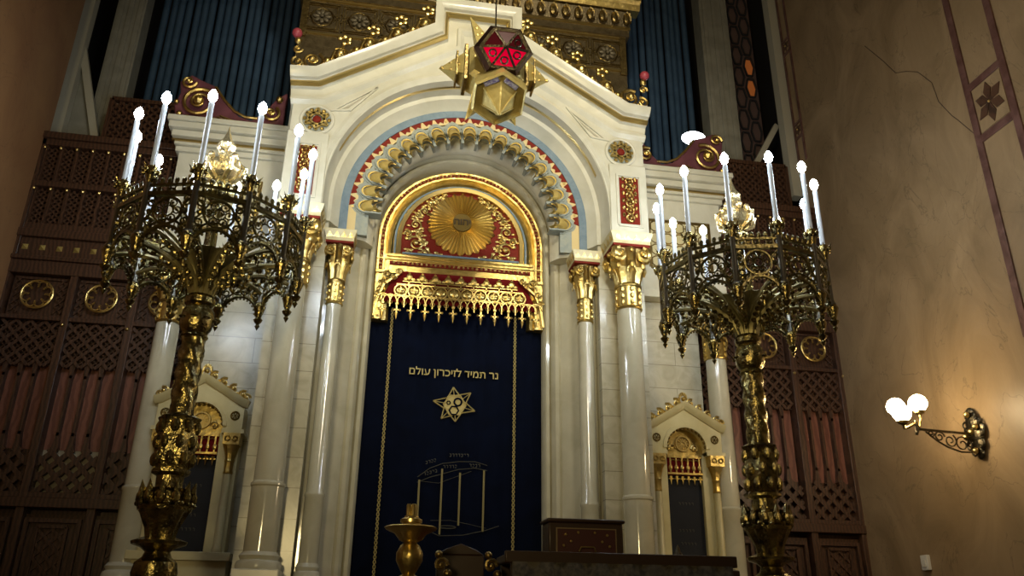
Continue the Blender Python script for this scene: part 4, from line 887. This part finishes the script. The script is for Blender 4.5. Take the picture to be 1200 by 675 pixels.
        for i in range(6): t = i*pi/3; b.ring((.1*cos(t), 0, 5.565+.1*sin(t)), .04, .009, 8, 4); b.ball((.1*cos(t), -.01, 5.565+.1*sin(t)), .016, n=5, m=3)
        for sx in (-1, 1):
            for z in (5.36, 5.44, 5.66, 5.71): b.ring((sx*(h-.05), 0, z), .035, .012, 8, 4)
            b.ball((sx*(h-.05), -.01, 5.55), .035, n=6, m=4)
            b.tube([(sx*h, 0, 5.72), (sx*(h-.08), 0, 5.64), (sx*(h-.05), 0, 5.52), (sx*h, 0, 5.46)], .013, 5)
        # cusped arch below
        Pa = [(h*.98*cos(t), 0, 5.12+.27*sin(t)) for t in [pi*i/14 for i in range(15)]]
        b.tube(Pa, .022, 5); b.tube([(p[0]*1.0, 0, p[2]+.075*(1 if abs(p[0]) < h*.8 else .5)) for p in Pa], .014, 4)
        for i, p in enumerate(Pa):
            if 0 < i < 14: b.ball((p[0]*.90, 0, p[2]-.028), .017, n=5, m=3); b.bar(p, (p[0]*.96, 0, p[2]+.075), .012, .012)
        b.M = None; b.build('tracery_panel', TRAC, root)
    # inner crest leaves in the middle of the crown and finial
    b = MB(); b.lathe([(.11, 5.05+Z), (.07, 5.5+Z), (.06, 6.0+Z), (.10, 6.05+Z), (.06, 6.1+Z), (.07, 6.2+Z), (.16, 6.28+Z), (.17, 6.38+Z), (.12, 6.46+Z), (.10, 6.52+Z)], 20, mod=lobes(8, .08)); b.build('central_shaft', BRONZE, root)
    FB = mat('pale_gilt_%s' % side, (.80, .66, .36), .25, .9, bump=.3, bscale=20)
    b = MB(); b.lathe([(.10, 6.5+Z), (.17, 6.56+Z), (.2, 6.66+Z), (.15, 6.74+Z), (.06, 6.82+Z), (.05, 6.88+Z), (.10, 6.94+Z), (.105, 7.0+Z), (.05, 7.08+Z), (.015, 7.2+Z), (.003, 7.27+Z)], 20, mod=lobes(6, .1))
    for k in range(6):
        a = k*pi/3
        b.tube([(.1*cos(a), .1*sin(a), 6.48+Z), (.24*cos(a), .24*sin(a), 6.56+Z), (.27*cos(a), .27*sin(a), 6.68+Z), (.2*cos(a), .2*sin(a), 6.74+Z), (.22*cos(a), .22*sin(a), 6.68+Z)], [.03, .035, .03, .02, .012], 6)
        b.ball((.16*cos(a+.5), .16*sin(a+.5), 6.80+Z), .045, (1, 1, 1.3), n=8, m=5)
    b.build('finial', FB, root)
    return root
cl_ = candelabrum(-1); cr_ = candelabrum(1)
# electric candles, numbered by where they stand in each ring
NAMES = {}
POS = {0: 'rightmost', 30: 'far right just behind its end one', 60: 'far side, right of centre', 90: 'far side middle', 120: 'far side, left of centre',
       150: 'far left just behind its end one', 180: 'leftmost', 210: 'front left, next to the leftmost', 240: 'front, left of centre', 270: 'front centre', 300: 'front, right of centre', 330: 'front right, next to the rightmost'}
proto = None
for s in (-1, 1):
    side = 'left' if s < 0 else 'right'
    for k in range(12):
        a = k*pi/6; loc = (s*3.31+1.04*cos(a), -2.95+1.04*sin(a), 6.08)
        lab = 'white candle of the %s candelabrum, %s of its ring' % (side, POS[k*30]) if ',' not in POS[k*30] else 'white candle of the %s candelabrum, at the %s' % (side, POS[k*30])
        if proto is None:
            proto = thing('electric_candle', loc, lab, 'candle')
            MB().lathe([(.034, 0), (.036, .02), (.030, .03), (.030, .80), (.026, .82), (.016, .84)], 12).build('tube', TUBE, proto)
            MB().lathe([(.014, .83), (.04, .86), (.052, .90), (.042, .95), (.018, .985), (.002, 1.0)], 12).build('bulb', BULB, proto)
            o = proto
        else: o = dup(proto, loc, lab)
        o['group'] = 'candles of the %s candelabrum' % side

# ---------------------------------------------------------------- wall sconce with three globes
sc = thing('wall_sconce', (7.18, -1.9, 4.15), 'black and gold wrought wall bracket holding three glowing globes on the right wall', 'wall lamp')
b = MB()
for z, y, r in ((.30, .02, .09), (.16, 0, .14), (.0, -.02, .17), (-.14, -.03, .14), (-.28, -.04, .08), (.06, -.13, .09), (.05, .12, .09)): b.ball((-.03, y, z), r, (.35, 1, 1), n=12, m=6)
for k in range(10): a = k*pi/5; b.ring((-.05, .15*cos(a), .26*sin(a)), .05, .016, 8, 4, axis='x')
b.build('backplate', DARKB, sc)
b = MB()
for y, z in ((0, .28), (-.02, .03), (-.12, .08), (-.03, -.24), (.1, -.02)): MB().ball((-.10, y, z), .045).build('gilt_rosette', GOLDS, sc)
b = MB(); b.bar((0, 0, .0), (-.92, 0, .03), .03, .03); b.tube([(-.95, 0, -.05), (-.93, 0, .02), (-.93, 0, .16)], [.02, .034, .022], 8)
b.build('arm', DARKB, sc)
b = MB()
def sp(cx, cz, R, a0, sg):
    b.tube([(cx+R*(1-t*.75)*cos(a0+sg*t*9), 0, cz+R*(1-t*.75)*sin(a0+sg*t*9)) for t in [i/18 for i in range(19)]], .011, 5)
sp(-.60, -.06, .08, 0, 1); sp(-.44, -.11, .10, 1, -1); sp(-.26, -.15, .12, 0, 1); sp(-.12, -.12, .10, 2, -1); sp(-.72, -.02, .05, 0, -1)
b.tube([(-.80, 0, .0), (-.65, 0, -.12), (-.5, 0, -.20), (-.3, 0, -.26), (-.1, 0, -.26)], .013, 5); b.build('scroll_bracket', DARKB, sc)
GL = [((-.93, -.02, .22), (-.98, -.20, .43)), ((-.93, .0, .22), (-1.22, .12, .36)), ((-.93, 0, .22), (-.76, .20, .50))]
GL = [(-.86, -.02, .40), (-1.09, .16, .38), (-1.20, -.10, .22)]
for i, g in enumerate(GL):
    b = MB(); b.tube([(-.93, 0, .12), (-.93+(g[0]+.93)*.5, g[1]*.5, .06), (g[0], g[1], g[2]-.22), (g[0], g[1], g[2]-.12)], [.02, .018, .018, .02], 6)
    b.lathe([(.02, -.17), (.07, -.14), (.075, -.11), (.045, -.09)], 12, g); b.build('globe_arm', OLDG, sc)
    MB().ball(g, .125, n=20, m=12).build('globe', GLOBE, sc)
sw_ = thing('wall_switch_box', (7.2, -.32, 2.52), 'small pale switch box on the right wall below the globe lamp', 'switch')
MB().box(-.06, 0, -.08, .08, -.11, .11).build('housing', WHITE, sw_, bevel=.01); MB().box(-.075, -.06, -.04, .04, -.06, .04).build('cover', WHITE, sw_, bevel=.004)

# ---------------------------------------------------------------- furniture at the bottom edge
def candlestick():
    r = thing('gilded_candlestick', (-.90, -5, FLOOR), 'gilded turned candlestick with wide drip pan at the bottom left of the curtain', 'candlestick')
    MB().lathe([(.19, 0), (.2, .04), (.1, .1), (.06, .2), (.05, .45)], 24).build('foot', GOLD, r)
    MB().lathe([(.05, .45), (.055, .66), (.08, .71), (.085, .735), (.05, .755), (.075, .80), (.105, .86), (.105, .92), (.075, .98), (.05, 1.0)], 24, mod=lambda a, z: 1+.03*cos(8*a)).build('baluster', GOLD, r)
    b = MB(); b.lathe([(.05, 1.0), (.09, 1.02), (.13, 1.07), (.20, 1.10), (.215, 1.12), (.20, 1.13), (.08, 1.14), (.07, 1.17)], 28, mod=lambda a, z: 1+.02*cos(10*a)); b.build('drip_pan', GOLD, r)
    MB().lathe([(.09, 1.16), (.09, 1.185), (.06, 1.20), (.055, 1.215)], 20).build('collar', GOLDS, r)
    b = MB()
    for k in range(4): a = k*pi/2+.4; b.lathe([(.02, 1.2), (.02, 1.30), (.014, 1.31)], 8, (.03*cos(a), .03*sin(a), 0))
    b.build('candle_socket', GOLDS, r)
candlestick()
tb = thing('cloth_covered_table', (.99, -4.4, FLOOR), 'long dark table edged in wood with a patterned grey cloth below the curtain', 'table')
b = MB(); b.box(-1.02, 1.02, -.35, .35, .90, .97); b.box(-1.06, 1.06, -.39, -.33, .88, .98); b.build('tabletop', CHAIRW, tb, bevel=.01)
b = MB(); b.loft([[(-1.0+i*2.0/40, -.40-.012*sin(i*1.3), z) for i in range(41)] for z in (.35, .89)], closed=False); c = b.build('cloth_drop', LACE, tb); m_ = c.modifiers.new('thickness', 'SOLIDIFY'); m_.thickness = .01
for x in (-.95, .95):
    for y in (-.27, .27): MB().box(x-.04, x+.04, y-.04, y+.04, 0, .9).build('leg', CHAIRW, tb)
bx_ = thing('carved_lectern_box', (.77, -4.35, FLOOR+.97), 'dark carved wooden box with brass inlay standing on the cloth-covered table', 'box')
b = MB(); b.box(-.36, .36, 0, .3, 0, .31); b.box(-.38, .38, -.02, .32, .31, .345); b.build('case', CHAIRW, bx_, bevel=.015)
b = MB(); b.mould([(-.29, .03), (.29, .03), (.29, .26), (-.29, .26), (-.29, .03)], [(0, -.012), (.010, -.012), (.010, 0), (0, 0)])
bf = b.build('brass_inlay_frame', mat('dull_brass', (.30, .22, .13), .4, .8), bx_); MB().box(-.28, .28, -.006, 0, .04, .25).build('front_panel', REDV if False else mat('oxblood_panel', (.05, .012, .01), .4), bx_)
b = MB()
for x, z in ((-.2, .2), (-.08, .22), (.08, .22), (.2, .2), (-.22, .1), (.22, .1), (-.15, .14), (.15, .14)): b.ball((x, -.012, z), .014, (1, .5, 1), n=6, m=4)
b.tube([(-.08, -.03, .05), (-.06, -.04, .09), (.06, -.04, .09), (.08, -.03, .05)], .008, 5); b.build('brass_handle', GOLDS, bx_)
# armrest-like desk end to the right of the table
de = thing('reading_desk', (2.15, -3.65, FLOOR), 'low dark wooden reading desk with sloping top at the right end of the table', 'desk')
b = MB(); b.box(-.22, .34, -.1, .45, 0, .86); b.build('body', CHAIRW, de, bevel=.01)
b = MB(); b._a([(-.26, -.14, .86), (.38, -.14, .86), (.38, .48, .86), (-.26, .48, .86), (-.26, -.14, .92), (.38, -.14, .92), (.38, .48, 1.04), (-.26, .48, 1.04)], [(0,3,2,1),(4,5,6,7),(0,1,5,4),(1,2,6,5),(2,3,7,6),(3,0,4,7)]); b.build('sloping_top', CHAIRW, de, bevel=.008)
b = MB(); b.lathe([(.02, 0), (.05, .03), (.035, .07), (.055, .11), (.03, .15), (.02, .19), (.005, .22)], 10, (-.18, .1, .96)); b.build('turned_finial', DARKB, de)
# carved chair at the left end of the table
ch = thing('carved_armchair', (-.36, -4.35, FLOOR), 'dark carved armchair with gilded arm scroll behind the candlestick', 'chair')
b = MB(); b.box(-.24, .2, .2, .27, .4, .98); b.prism([(-.24, .98), (.2, .98), (.12, 1.03), (-.02, 1.08), (-.16, 1.03)], .2, .27); b.build('backrest', CHAIRW, ch, bevel=.01)
MB().box(-.26, .22, -.25, .27, .38, .46).build('seat', REDV, ch, bevel=.02)
for x in (-.22, .18):
    for y in (-.2, .22): MB().box(x-.025, x+.025, y-.025, y+.025, 0, .4).build('leg', CHAIRW, ch)
for x in (-.24, .2):
    b = MB(); b.box(x-.03, x+.03, -.22, .22, .70, .75); b.box(x-.025, x+.025, -.2, -.15, .46, .72); ar = b.build('armrest', CHAIRW, ch, bevel=.01)
    b = MB(); b.spiral((x, .86), .06, 1.3, 0, 1, .022, -.22, 14); b.ball((x+.06, -.22, .79), .04); b.ball((x-.02, -.2, .95), .035); b.build('gilt_scroll', OLDG, ar)
